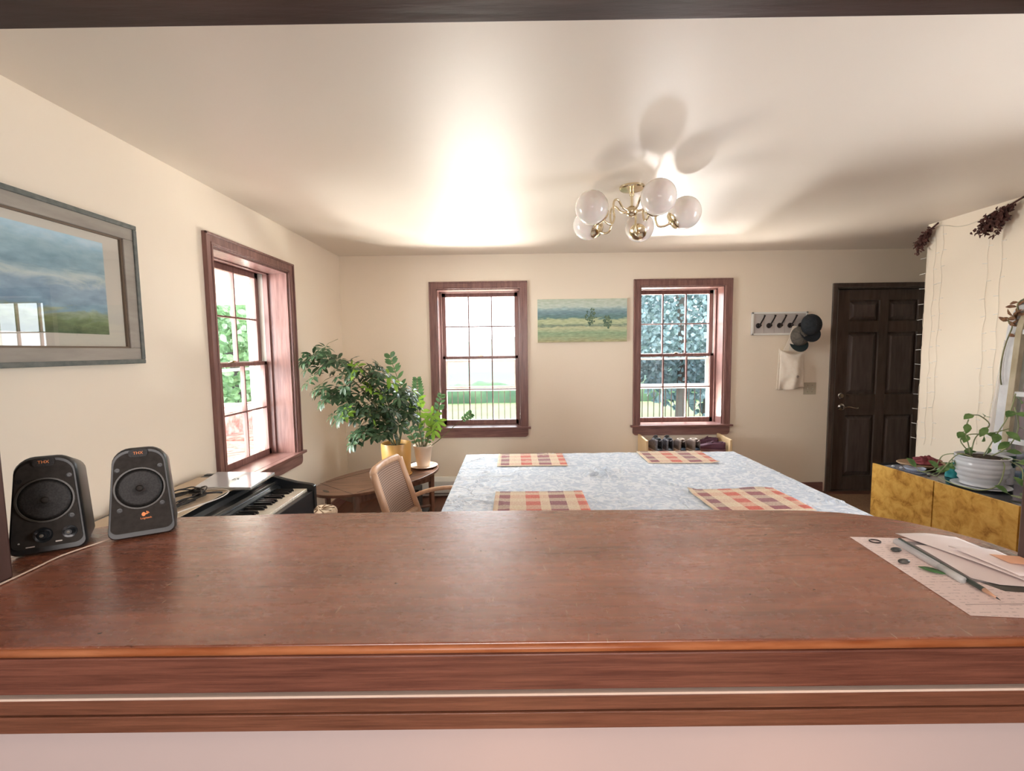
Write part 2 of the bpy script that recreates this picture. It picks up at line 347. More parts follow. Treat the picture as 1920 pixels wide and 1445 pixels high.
# ------------------------------------------------------------------ windows
def window(idx, fn, u0, u1, cas=.068):
    root = bpy.data.objects.new('window_%d' % idx, None); COL.objects.link(root); root.location = fn((u0+u1)/2, 0, WZ0); ORG[root.name] = Vector(root.location)
    root['kind'] = 'structure'
    def bx(mb, a, d0, z0, b, d1, z1):
        p = fn(a, d0, z0); q = fn(b, d1, z1); return mb.box(p[0], p[1], p[2], q[0], q[1], q[2])
    z0, z1 = WZ0, WZ1
    mb = MB()    # casing with a raised outer edge band
    for a, b, c, d in ((u0-cas, z0, u0, z1+cas), (u1, z0, u1+cas, z1+cas)): bx(mb, a, -.018, b, c, 0, d)
    bx(mb, u0, -.018, z1, u1, 0, z1+cas)
    bx(mb, u0-cas, -.026, z0, u0-cas+.014, -.017, z1+cas); bx(mb, u1+cas-.014, -.026, z0, u1+cas, -.017, z1+cas); bx(mb, u0-cas, -.026, z1+cas-.014, u1+cas, -.017, z1+cas)
    bx(mb, u0-.02, -.022, z0, u0-.008, -.017, z1+.008); bx(mb, u1+.008, -.022, z0, u1+.02, -.017, z1+.008); bx(mb, u0-.02, -.022, z1+.008, u1+.02, -.017, z1+.02)
    mb.build('casing', m_wood_trim, root, bevel=.002)
    mb = MB(); t = .02    # jamb boards
    bx(mb, u0-.001, 0, z0, u0+.012, .27, z1); bx(mb, u1-.012, 0, z0, u1+.001, .27, z1); bx(mb, u0, 0, z1-.012, u1, .27, z1+.001)
    bx(mb, u0, .14, z0, u0+.026, .175, z1); bx(mb, u1-.026, .14, z0, u1, .175, z1); bx(mb, u0, .14, z1-.02, u1, .175, z1)
    mb.build('jamb', m_wood_trim, root, bevel=.001)
    mb = MB(); bx(mb, u0-cas-.025, -.045, z0-.016, u1+cas+.025, 0, z0+.004); bx(mb, u0, -.001, z0-.016, u1, .28, z0+.004)
    mb.build('stool', m_wood_trim_h, root, bevel=.003)
    # apron with rounded lower corners
    a0, a1, az0, az1, r = u0-cas, u1+cas, z0-.100, z0-.016, .035
    poly = [(a0, az1)] + [(a0+r-r*cos(k*pi/12), az0+r-r*sin(k*pi/12)) for k in range(7)] + [(a1-r+r*sin(k*pi/12), az0+r-r*cos(k*pi/12)) for k in range(7)] + [(a1, az1)]
    n = len(poly); vs = [fn(p[0], -.02, p[1]) for p in poly] + [fn(p[0], 0, p[1]) for p in poly]
    MB().add(vs, [tuple(range(n)), tuple(range(2*n-1, n-1, -1))] + [(i, (i+1) % n, n+(i+1) % n, n+i) for i in range(n)]).build('apron', m_wood_trim_h, root)
    zm = 1.406
    def sash(name, d, za, zb, botr, topr, st):
        s0, s1 = u0+.014, u1-.014
        mb = MB(); bx(mb, s0, d, za, s0+st, d+.035, zb); bx(mb, s1-st, d, za, s1, d+.035, zb)
        bx(mb, s0, d, za, s1, d+.035, za+botr); bx(mb, s0, d, zb-topr, s1, d+.035, zb)
        sh = mb.build(name, m_wood_trim, root, bevel=.0015)
        g0, g1, h0, h1 = s0+st, s1-st, za+botr, zb-topr
        mb = MB()
        for k in (1, 2):
            u = g0+(g1-g0)*k/3; bx(mb, u-.006, d+.002, h0, u+.006, d+.032, h1)
        h = (h0+h1)/2; bx(mb, g0, d+.004, h-.006, g1, d+.030, h+.006)
        mb.build('muntin', m_wood_trim, sh, bevel=.001)
        mb = MB(); p = [fn(g0, d+.017, h0), fn(g1, d+.017, h0), fn(g1, d+.017, h1), fn(g0, d+.017, h1)]
        mb.add(p, [(0, 1, 2, 3)]); mb.build('pane', m_glass, sh)
        return sh
    sash('upper_sash', .215, zm-.018, z1-.012, .034, .042, .044)
    lo = sash('lower_sash', .176, z0+.004, zm+.012, .045, .026, .040)
    mb = MB(); c = (u0+u1)/2; bx(mb, c-.022, .180, zm+.012, c+.022, .20, zm+.018); bx(mb, c-.008, .176, zm+.018, c+.030, .190, zm+.026)
    mb.build('sash_lock', m_brass, lo, bevel=.002)
    # white storm window outside
    mb = MB(); d = .262
    for a, b, e, f in ((u0, z0, u0+.045, z1), (u1-.045, z0, u1, z1), (u0, z1-.05, u1, z1), (u0, z0, u1, z0+.03)): bx(mb, a, d, b, e, d+.035, f)
    bx(mb, u0+.012, .150, z0, u0+.022, .262, z1); bx(mb, u1-.022, .215, z0, u1-.012, .262, z1); bx(mb, u1-.020, .150, zm, u1-.012, .215, z1)
    st = mb.build('storm_frame', m_vinyl, root, bevel=.002)
    mb = MB(); bx(mb, u0+.045, d, 1.075, u1-.045, d+.02, 1.10); bx(mb, u0+.045, d, 1.355, u1-.045, d+.02, 1.375); bx(mb, u0+.045, d, 1.10, u0+.065, d+.02, 1.355); bx(mb, u1-.065, d, 1.10, u1-.045, d+.02, 1.355)
    ss = mb.build('storm_sash', m_vinyl, root, bevel=.002)
    if idx == 2:
        mb = MB(); mb.add([fn(u0+.06, d+.012, 1.10), fn(u1-.06, d+.012, 1.10), fn(u1-.06, d+.012, 1.355), fn(u0+.06, d+.012, 1.355)], [(0, 1, 2, 3)]); mb.build('screen', m_screen, ss)
    return root
window(1, fb, *WIN[0]); window(2, fb, *WIN[1]); window(3, fl, *W3); window(4, fr, *W4_ADDED)  # the fourth window is added to let the side fill in

# ------------------------------------------------------------------ entry door
dr = bpy.data.objects.new('door_1', None); COL.objects.link(dr); dr.location = (3.68, YB, 0); ORG['door_1'] = Vector((3.68, YB, 0)); dr['kind'] = 'structure'
MB().box(3.155, YB-.018, 0, 3.20, YB, 2.09).box(4.16, YB-.018, 0, 4.205, YB, 2.09).box(3.20, YB-.018, 2.05, 4.16, YB, 2.09) \
    .box(3.20, YB, 0, 3.215, YB+.12, 2.05).box(4.145, YB, 0, 4.16, YB+.12, 2.05).box(3.20, YB, 2.035, 4.16, YB+.12, 2.05).build('casing', m_door, dr, bevel=.004)
MB().box(3.216, YB-.0, 0, 3.222, YB+.03, 2.03).build('weather_strip', mat('pale_strip', (.22, .20, .18), .5), dr)
DX0, DX1 = 3.225, 4.143; yd = YB+.025
cols = [(3.352, 3.652), (3.742, 4.036)]; rows = [(.15, .775), (.985, 1.61), (1.72, 1.925)]
mb = MB(); mb.box(DX0, yd+.022, .008, DX1, yd+.045, 2.03)
us = [DX0, cols[0][0], cols[0][1], cols[1][0], cols[1][1], DX1]
for i in (0, 2, 4): mb.box(us[i], yd, .008, us[i+1], yd+.024, 2.03)
zz = [.008, .15, .775, .985, 1.61, 1.72, 1.925, 2.03]
for c in cols:
    for i in (0, 2, 4, 6): mb.box(c[0], yd, zz[i], c[1], yd+.024, zz[i+1])
MB().box(3.20, YB+.09, 0, 4.16, YB+.118, 2.05).box(3.20, YB+.0, 0, 4.16, YB+.10, .006).build('threshold_and_backing', m_door, dr)  # door sill, plus an added unseen board blocking daylight round the slab
slab = mb.build('slab', m_door, dr, bevel=.003)
mb = MB()
for c in cols:
    for r in rows:
        x0, x1, z0, z1 = c[0]+.012, c[1]-.012, r[0]+.012, r[1]-.012; b = .035
        mb.add([(x0, yd+.021, z0), (x1, yd+.021, z0), (x1, yd+.021, z1), (x0, yd+.021, z1), (x0+b, yd+.003, z0+b), (x1-b, yd+.003, z0+b), (x1-b, yd+.003, z1-b), (x0+b, yd+.003, z1-b)],
               [(4, 5, 6, 7), (0, 1, 5, 4), (1, 2, 6, 5), (2, 3, 7, 6), (3, 0, 4, 7)])
mb.build('raised_panel', m_doorp, slab)
MB().lathe([(.030, 0), (.030, .008), (.022, .014), (.020, .022), (.001, .024)], (3.297, yd, .975), axis=(0, -1, 0)).build('deadbolt', m_chrome, slab, smooth='auto')
mb = MB().lathe([(.034, 0), (.034, .008), (.018, .016), (.014, .05), (.001, .052)], (3.305, yd, .862), axis=(0, -1, 0))
mb.tube(spline([(3.305, yd-.048, .862), (3.35, yd-.052, .866), (3.39, yd-.05, .858), (3.43, yd-.048, .852), (3.447, yd-.046, .858)]), [.010]*6+[.009]*6+[.008]*6+[.007]*7)
mb.build('lever_handle', m_chrome, slab, smooth='auto')
tag(MB().box(2.75, 3.55, .0, 4.2, 4.40, .012).build('door_mat', m_rug, bevel=.004), 'tan mat on the floor in front of the dark six-panel door', 'mat')

# ------------------------------------------------------------------ bar counter
def counter_mat():
    m = mat('worn_red_brown_counter', (.2, .07, .04), .3, 0, .75); N, L = nodes(m); b = bsdf(m)
    tc = N.new('ShaderNodeTexCoord')
    def mp(sc, rot=(0, 0, 0)):
        q = N.new('ShaderNodeMapping'); q.inputs['Scale'].default_value = sc; q.inputs['Rotation'].default_value = rot; L.new(tc.outputs['Object'], q.inputs[0]); return q
    def nz(q, det=6, ro=.6, sc=1, di=0):
        n = N.new('ShaderNodeTexNoise'); n.inputs['Scale'].default_value = sc; n.inputs['Detail'].default_value = det; n.inputs['Roughness'].default_value = ro; n.inputs['Distortion'].default_value = di
        L.new(q.outputs[0], n.inputs['Vector']); return n
    def ramp(src, stops):
        r = N.new('ShaderNodeValToRGB'); e = r.color_ramp.elements
        e[0].position, e[0].color = stops[0][0], (*stops[0][1], 1); e[1].position, e[1].color = stops[-1][0], (*stops[-1][1], 1)
        for p, c in stops[1:-1]: x = e.new(p); x.color = (*c, 1)
        L.new(src, r.inputs[0]); return r
    def mix(f, a, c, mode='MIX'):
        x = N.new('ShaderNodeMix'); x.data_type = 'RGBA'; x.blend_type = mode
        if isinstance(f, (int, float)): x.inputs[0].default_value = f
        else: L.new(f, x.inputs[0])
        L.new(a, x.inputs[6])
        if isinstance(c, tuple): x.inputs[7].default_value = (*c, 1)
        else: L.new(c, x.inputs[7])
        return x.outputs[2]
    big = ramp(nz(mp((2.2, 7, 5)), 6).outputs['Fac'], [(.3, (.22, .076, .042)), (.5, (.31, .112, .062)), (.7, (.41, .158, .090))])
    grain = ramp(nz(mp((6, 90, 90)), 5, .7).outputs['Fac'], [(.3, (.62, .62, .62)), (.65, (1.12, 1.12, 1.12))])
    c = mix(.85, big.outputs[0], grain.outputs[0], 'MULTIPLY')
    # pale short scuffs
    sc1 = ramp(nz(mp((26, 75, 60)), 8, .75, 1, 1.2).outputs['Fac'], [(.66, (0, 0, 0)), (.74, (1, 1, 1))])
    c = mix(sc1.outputs[0], c, (.33, .17, .11))
    sc2 = ramp(nz(mp((150, 28, 60), (0, 0, .6)), 2, .5).outputs['Fac'], [(.70, (0, 0, 0)), (.74, (1, 1, 1))])
    c = mix(sc2.outputs[0], c, (.46, .28, .18))
    dk = ramp(nz(mp((45, 90, 60), (0, 0, -.3)), 3, .6).outputs['Fac'], [(.24, (1, 1, 1)), (.30, (0, 0, 0))])
    c = mix(dk.outputs[0], c, (.05, .02, .012))
    # worn spots: the rough patch near the back edge and the pale rub on the left
    def spot(cx, cy, rx, ry, th):
        q = N.new('ShaderNodeMapping'); q.inputs['Location'].default_value = (-cx/rx, -cy/ry, 0); q.inputs['Scale'].default_value = (1/rx, 1/ry, 0); L.new(tc.outputs['Object'], q.inputs[0])
        g = N.new('ShaderNodeVectorMath'); g.operation = 'LENGTH'; L.new(q.outputs[0], g.inputs[0])
        a = N.new('ShaderNodeMath'); a.operation = 'SUBTRACT'; a.inputs[0].default_value = 1; L.new(g.outputs['Value'], a.inputs[1])
        n = nz(mp((70, 90, 60)), 6, .7)
        s = N.new('ShaderNodeMath'); s.operation = 'MULTIPLY_ADD'; L.new(n.outputs['Fac'], s.inputs[0]); s.inputs[1].default_value = 1.6; L.new(a.outputs[0], s.inputs[2])
        return ramp(s.outputs[0], [(th, (0, 0, 0)), (min(.999, th+.12), (1, 1, 1))])
    s1 = spot(-.095, 1.015, .17, .085, .72); c = mix(s1.outputs[0], c, (.30, .19, .13))
    s2 = spot(-.655, .79, .12, .05, .76); c = mix(s2.outputs[0], c, (.40, .28, .22))
    s3 = spot(-.47, .91, .035, .02, .70); c = mix(s3.outputs[0], c, (.05, .035, .03))
    L.new(c, b.inputs['Base Color'])
    rr = ramp(nz(mp((10, 30, 30)), 6, .7).outputs['Fac'], [(.3, (.20, .20, .20)), (.7, (.34, .34, .34))]); L.new(rr.outputs[0], b.inputs['Roughness'])
    bp = N.new('ShaderNodeBump'); bp.inputs['Strength'].default_value = .18; bp.inputs['Distance'].default_value = .002
    add = N.new('ShaderNodeMath'); add.operation = 'ADD'; L.new(nz(mp((14, 110, 60)), 8, .75, 1, .3).outputs['Fac'], add.inputs[0])
    mm = N.new('ShaderNodeMath'); mm.operation = 'MULTIPLY'; mm.inputs[1].default_value = -1.0; L.new(sc2.outputs[0], mm.inputs[0]); L.new(mm.outputs[0], add.inputs[1])
    L.new(add.outputs[0], bp.inputs['Height']); L.new(bp.outputs[0], b.inputs['Normal'])
    return m
m_counter = counter_mat(); bsdf(m_counter).inputs['Coat Weight'].default_value = .8; bsdf(m_counter).inputs['Coat Roughness'].default_value = .24
m_fascia = pmat('counter_edge_wood', (.115, .042, .028), (.24, .095, .062), (5, 90, 150), rough=.32, bump=.2, detail=8, nrough=.7)
m_edge = pmat('orange_edge_wood', (.30, .085, .026), (.50, .20, .085), (9, 60, 60), rough=.3, lo=.35, hi=.7)  # orange-brown edge, brighter than the fascia
CT = 1.08
root = thing('bar_counter', 'worn reddish-brown wooden bar counter filling the pass-through opening', 'counter', (0, .85, CT-.03))
poly = [(-1.60, .592), (1.60, .592), (1.60, YK), (.917, YK), (.917, YW), (.967, YW), (.967, .85), (.955, .905), (.922, .965), (.885, 1.008), (.845, 1.039), (.78, 1.066), (.698, 1.083), (.4, 1.099), (0, 1.107), (-.54, 1.103), (-.822, 1.088), (-.905, 1.066), (-.97, 1.028), (-1.04, .96), (-1.065, .90), (-1.07, YW), (-.906, YW), (-.906, YK), (-1.60, YK)]
MB().prism(poly, CT-.028, CT).build('top', m_counter, root, bevel=.0025)
MB().box(-1.60, .588, 1.014, 1.60, YK-.001, 1.066).build('fascia', m_fascia, root, bevel=.002)
MB().tube([(x, .5925, 1.0725) for x in (-1.60, 0, 1.60)], .0062, n=10).build('nosing', m_edge, root, smooth=True)

# ------------------------------------------------------------------ furniture: dining table + cloth + mats
tab = thing('dining_table', 'long wooden dining table under a pale blue-white cloth', 'table', (.62, 2.5, 0))
TX0, TX1, TY0, TY1 = -.325, 1.535, 1.85, 3.145
MB().box(TX0+.01, TY0+.01, .715, TX1-.01, TY1-.01, .742).build('tabletop', m_table_wood, tab, bevel=.004)
MB().box(TX0+.20, TY0+.12, .64, TX1-.20, TY1-.12, .715).build('apron', m_table_wood, tab)
for x in (TX0+.20, TX1-.27):
    for y in (TY0+.12, TY1-.19): MB().box(x, y, 0, x+.07, y+.07, .715).build('leg', m_table_wood, tab, bevel=.004)
def cloth_mat():
    m = mat('damask_cloth', (.70, .75, .80), .6, 0, .25); N, L = nodes(m); b = bsdf(m)
    tc = N.new('ShaderNodeTexCoord')
    v = N.new('ShaderNodeTexNoise'); v.inputs['Scale'].default_value = 16; v.inputs['Detail'].default_value = 3; v.inputs['Distortion'].default_value = 2.2; L.new(tc.outputs['Object'], v.inputs['Vector'])
    cr = N.new('ShaderNodeValToRGB'); e = cr.color_ramp.elements; e[0].position = .46; e[0].color = (.57, .655, .77, 1); e[1].position = .56; e[1].color = (.76, .82, .90, 1)
    L.new(v.outputs['Fac'], cr.inputs[0]); L.new(cr.outputs[0], b.inputs['Base Color'])
    bp = N.new('ShaderNodeBump'); bp.inputs['Strength'].default_value = 1; bp.inputs['Distance'].default_value = .012
    n2 = N.new('ShaderNodeTexNoise'); n2.inputs['Scale'].default_value = 11; n2.inputs['Detail'].default_value = 5; n2.inputs['Distortion'].default_value = 1.5; L.new(tc.outputs['Object'], n2.inputs['Vector'])
    vo = N.new('ShaderNodeTexVoronoi'); vo.feature = 'DISTANCE_TO_EDGE'; vo.inputs['Scale'].default_value = 7
    wp = N.new('ShaderNodeMix'); wp.data_type = 'RGBA'; wp.inputs[0].default_value = .12; L.new(tc.outputs['Object'], wp.inputs[6]); L.new(n2.outputs['Color'], wp.inputs[7]); L.new(wp.outputs[2], vo.inputs['Vector'])
    mn = N.new('ShaderNodeMath'); mn.operation = 'MINIMUM'; mn.inputs[1].default_value = .09; L.new(vo.outputs['Distance'], mn.inputs[0])
    ad = N.new('ShaderNodeMath'); ad.operation = 'MULTIPLY_ADD'; ad.inputs[1].default_value = -4; L.new(mn.outputs[0], ad.inputs[0]); L.new(n2.outputs['Fac'], ad.inputs[2])
    L.new(ad.outputs[0], bp.inputs['Height']); L.new(bp.outputs[0], b.inputs['Normal'])
    return m
creases = []
rc = random.Random(3)
for k in range(26):
    a = rc.uniform(0, pi); creases.append((rc.uniform(TX0, TX1), rc.uniform(TY0+.15, TY1), cos(a), sin(a), rc.uniform(.05, .22), rc.uniform(.0020, .0045), rc.uniform(.006, .012)))
for k in range(9):
    a = rc.uniform(0, pi); creases.append(((.57+rc.uniform(-.1, .1)), 2.60+rc.uniform(-.08, .08), cos(a), sin(a), rc.uniform(.12, .3), .005, .012))
def cloth_h(x, y):
    h = .004*noise.noise(Vector((x*5, y*5, 1))) + .0024*noise.noise(Vector((x*17, y*14, 4)))
    for cx, cy, dx, dy, ln, am, wd in creases:
        u = (x-cx)*dx+(y-cy)*dy; v = -(x-cx)*dy+(y-cy)*dx
        if abs(u) < ln*1.3: h += 1.9*am*math.exp(-(v/wd)**2)*max(0, 1-(u/ln)**2)
    h += .003*math.exp(-((y-2.60)/.008)**2)
    return max(h, -.001)
NX, NY = 190, 130
def cl(u, v):
    x = TX0-.012+(TX1-TX0+.024)*u; y = TY0-.012+(TY1-TY0+.024)*v
    return (x, y, .7455+cloth_h(x, y))
mb = MB().grid(cl, NX, NY)
per = [(cl(i/60, 0)) for i in range(60)] + [cl(1, j/40) for j in range(40)] + [cl(1-i/60, 1) for i in range(60)] + [cl(0, 1-j/40) for j in range(40)]
vs = []; n = len(per)
for k in range(5):
    t = k/4
    for i, p in enumerate(per):
        cx, cy = .6175, 2.4975; ox = p[0]-cx; oy = p[1]-cy
        ex = (1 if abs(ox) > (TX1-TX0)/2 else 0)*(1 if ox > 0 else -1); ey = (1 if abs(oy) > (TY1-TY0)/2 else 0)*(1 if oy > 0 else -1)
        w = t*(.012+.012*sin(i*.55)+.006*sin(i*1.7))
        vs.append((p[0]+ex*w, p[1]+ey*w, p[2]-t*.068))
mb.add(vs, [(k*n+i, k*n+(i+1) % n, (k+1)*n+(i+1) % n, (k+1)*n+i) for k in range(4) for i in range(n)])
tag(mb.build('tablecloth', cloth_mat(), smooth=True), 'wrinkled pale blue and white damask cloth spread over the dining table', 'tablecloth')
def mat_plaid():
    m = mat('plaid_weave', (.6, .4, .3), .85); N, L = nodes(m); b = bsdf(m)
    tc = N.new('ShaderNodeTexCoord'); sp = N.new('ShaderNodeSeparateXYZ'); L.new(tc.outputs['Generated'], sp.inputs[0])
    def ramp(o, st):
        r = N.new('ShaderNodeValToRGB'); r.color_ramp.interpolation = 'CONSTANT'; e = r.color_ramp.elements
        e[0].position = 0; e[0].color = (*st[0][1], 1); e[1].position = st[1][0]; e[1].color = (*st[1][1], 1)
        for p, c in st[2:]: x = e.new(p); x.color = (*c, 1)
        L.new(o, r.inputs[0]); return r
    cr, rd, pu, pk = (.72, .60, .45), (.60, .14, .11), (.22, .10, .14), (.60, .30, .27)
    X = ramp(sp.outputs['X'], [(0, cr), (.05, pu), (.17, cr), (.34, rd), (.50, cr), (.60, pu), (.78, cr), (.90, rd)])
    Y = ramp(sp.outputs['Y'], [(0, (.1,)*3), (.06, (.95,)*3), (.20, (.55,)*3), (.36, (.95,)*3), (.52, (.5,)*3), (.66, (.9,)*3), (.82, (.38,)*3), (.94, (.8,)*3)])
    R = ramp(sp.outputs['Y'], [(0, cr), (.06, rd), (.20, cr), (.36, pk), (.52, cr), (.66, rd), (.82, cr), (.94, pu)])
    a = N.new('ShaderNodeMix'); a.data_type = 'RGBA'; L.new(Y.outputs[0], a.inputs[0]); a.inputs[6].default_value = (*cr, 1); L.new(X.outputs[0], a.inputs[7])
    c = N.new('ShaderNodeMix'); c.data_type = 'RGBA'; c.inputs[0].default_value = .22; L.new(a.outputs[2], c.inputs[6]); L.new(R.outputs[0], c.inputs[7])
    n2 = N.new('ShaderNodeTexNoise'); n2.inputs['Scale'].default_value = 120; L.new(tc.outputs['Object'], n2.inputs['Vector'])
    d = N.new('ShaderNodeMix'); d.data_type = 'RGBA'; d.blend_type = 'OVERLAY'; d.inputs[0].default_value = .5; L.new(c.outputs[2], d.inputs[6]); L.new(n2.outputs['Fac'], d.inputs[7])
    L.new(d.outputs[2], b.inputs['Base Color'])
    bp = N.new('ShaderNodeBump'); bp.inputs['Strength'].default_value = .4; bp.inputs['Distance'].default_value = .002; L.new(n2.outputs['Fac'], bp.inputs['Height']); L.new(bp.outputs[0], b.inputs['Normal'])
    return m
m_plaid = mat_plaid()
for nm, (x, y, rz, lab) in enumerate([(.114, 2.966, 0, 'red and cream plaid placemat at the far left of the table'), (1.082, 2.99, -.03, 'red and cream plaid placemat at the far right, below the window'),
                                     (.123, 2.12, -.01, 'red and purple plaid placemat at the near left, beside the chair'), (1.115, 2.125, .03, 'red and purple plaid placemat at the near right with a curled corner')]):
    w, d = .222, .165
    def pm(u, v, nm=nm):
        xx = -w+2*w*u; yy = -d+2*d*v
        cx, sx = cos(rz), sin(rz)
        h = max(cloth_h(x+xx*cx-yy*sx, y+xx*sx+yy*cx), .001)*.9
        c = 0
        if nm == 3: c = .012*max(0, 1-sqrt((u*8)**2+((1-v)*6)**2))
        if nm == 1: c = .010*max(0, 1-sqrt(((1-u)*8)**2+(v*6)**2))
        return (xx, yy, h+.0052+c+.0015*noise.noise(Vector((x+xx*9, y+yy*9, 3))))
    o = MB().grid(pm, 34, 26).build('placemat', m_plaid, smooth=True, solid=.003); o.location = (x, y, .7455); o.rotation_euler = (0, 0, rz)
    tag(o, lab, 'placemat', 'plaid placemats on the dining table')

# ------------------------------------------------------------------ chair with cane back (faces the table, +X)
def cane_mat():
    m = mat('woven_cane', (.52, .34, .25), .6); N, L = nodes(m); b = bsdf(m)
    tc = N.new('ShaderNodeTexCoord'); outs = []
    for ax, sc in (('Y', 55.), ('Z', 55.)):
        wv = N.new('ShaderNodeTexWave'); wv.bands_direction = ax; wv.inputs['Scale'].default_value = sc*.5; wv.inputs['Distortion'].default_value = .4; L.new(tc.outputs['Object'], wv.inputs['Vector']); outs.append(wv)
    mx = N.new('ShaderNodeMath'); mx.operation = 'MULTIPLY'; L.new(outs[0].outputs['Fac'], mx.inputs[0]); L.new(outs[1].outputs['Fac'], mx.inputs[1])
    cr = N.new('ShaderNodeValToRGB'); e = cr.color_ramp.elements; e[0].position = .1; e[0].color = (.20, .12, .085, 1); e[1].position = .5; e[1].color = (.56, .40, .31, 1)
    L.new(mx.outputs[0], cr.inputs[0]); L.new(cr.outputs[0], b.inputs['Base Color']); return m
m_cane = cane_mat()
ch = thing('dining_chair', 'light wood armchair with a woven cane back, pulled to the left end of the table', 'chair', (-.45, 2.47, 0), (0, 0, radians(-6)))
hw = .20; BX0, BZ0, BX1, BZ1 = -.150, .49, -.262, .850
def bk(t, y, off=0):
    bow = .035*(1-(y/hw)**2)
    return Vector((BX0+(BX1-BX0)*t-bow+off, y, BZ0+(BZ1-BZ0)*t))
mb = MB()
for s in (-1, 1):
    mb.tube([bk(t, s*(hw-.012*t)) for t in (0, .3, .6, .9, .98)], .020, n=10)
mb.tube([bk(.97, -hw+.012)+Vector((0, 0, -.01))] + [bk(1.0, y) for y in (-.17, -.1, 0, .1, .17)] + [bk(.97, hw-.012)+Vector((0, 0, -.01))], .020, n=10)
mb.tube([bk(.12, y) for y in (-hw, -.1, 0, .1, hw)], .017, n=10)
bf = mb.build('back_frame', m_oak, ch, smooth=True, local=True)
MB().grid(lambda u, v: bk(.14+.82*v, (-hw+.012)+(2*hw-.024)*u), 14, 14).build('cane_panel', m_cane, ch, smooth=True, local=True, solid=.005)
mb = MB().box(-.18, -.21, .425, .24, .21, .445); mb.build('seat_frame', m_oak, ch, bevel=.006, local=True)
MB().box(-.16, -.19, .445, .23, .19, .475).build('seat_cushion', pmat('grey_seat_cloth', (.3, .27, .24), (.36, .33, .30), (30, 30, 30), rough=.8), ch, bevel=.012, local=True)
for s in (-1, 1):
    MB().tube([(-.20, s*.205, 0), (-.175, s*.205, .25), (-.16, s*.203, .45), (BX0-.005, s*.2, .52)], [.013, .017, .019, .019], n=10).build('leg', m_oak, ch, smooth=True, local=True)
    MB().tube([(.235, s*.215, 0), (.225, s*.215, .3), (.215, s*.22, .62)], [.013, .017, .017], n=10).build('leg', m_oak, ch, smooth=True, local=True)
    pts = spline([tuple(bk(.32, s*hw)), (-.08, s*.222, .638), (.06, s*.232, .652), (.235, s*.225, .640)], 5)
    rr = [.013]*len(pts); MB().tube(pts, rr, n=10).build('armrest', m_oak, ch, smooth=True, local=True)

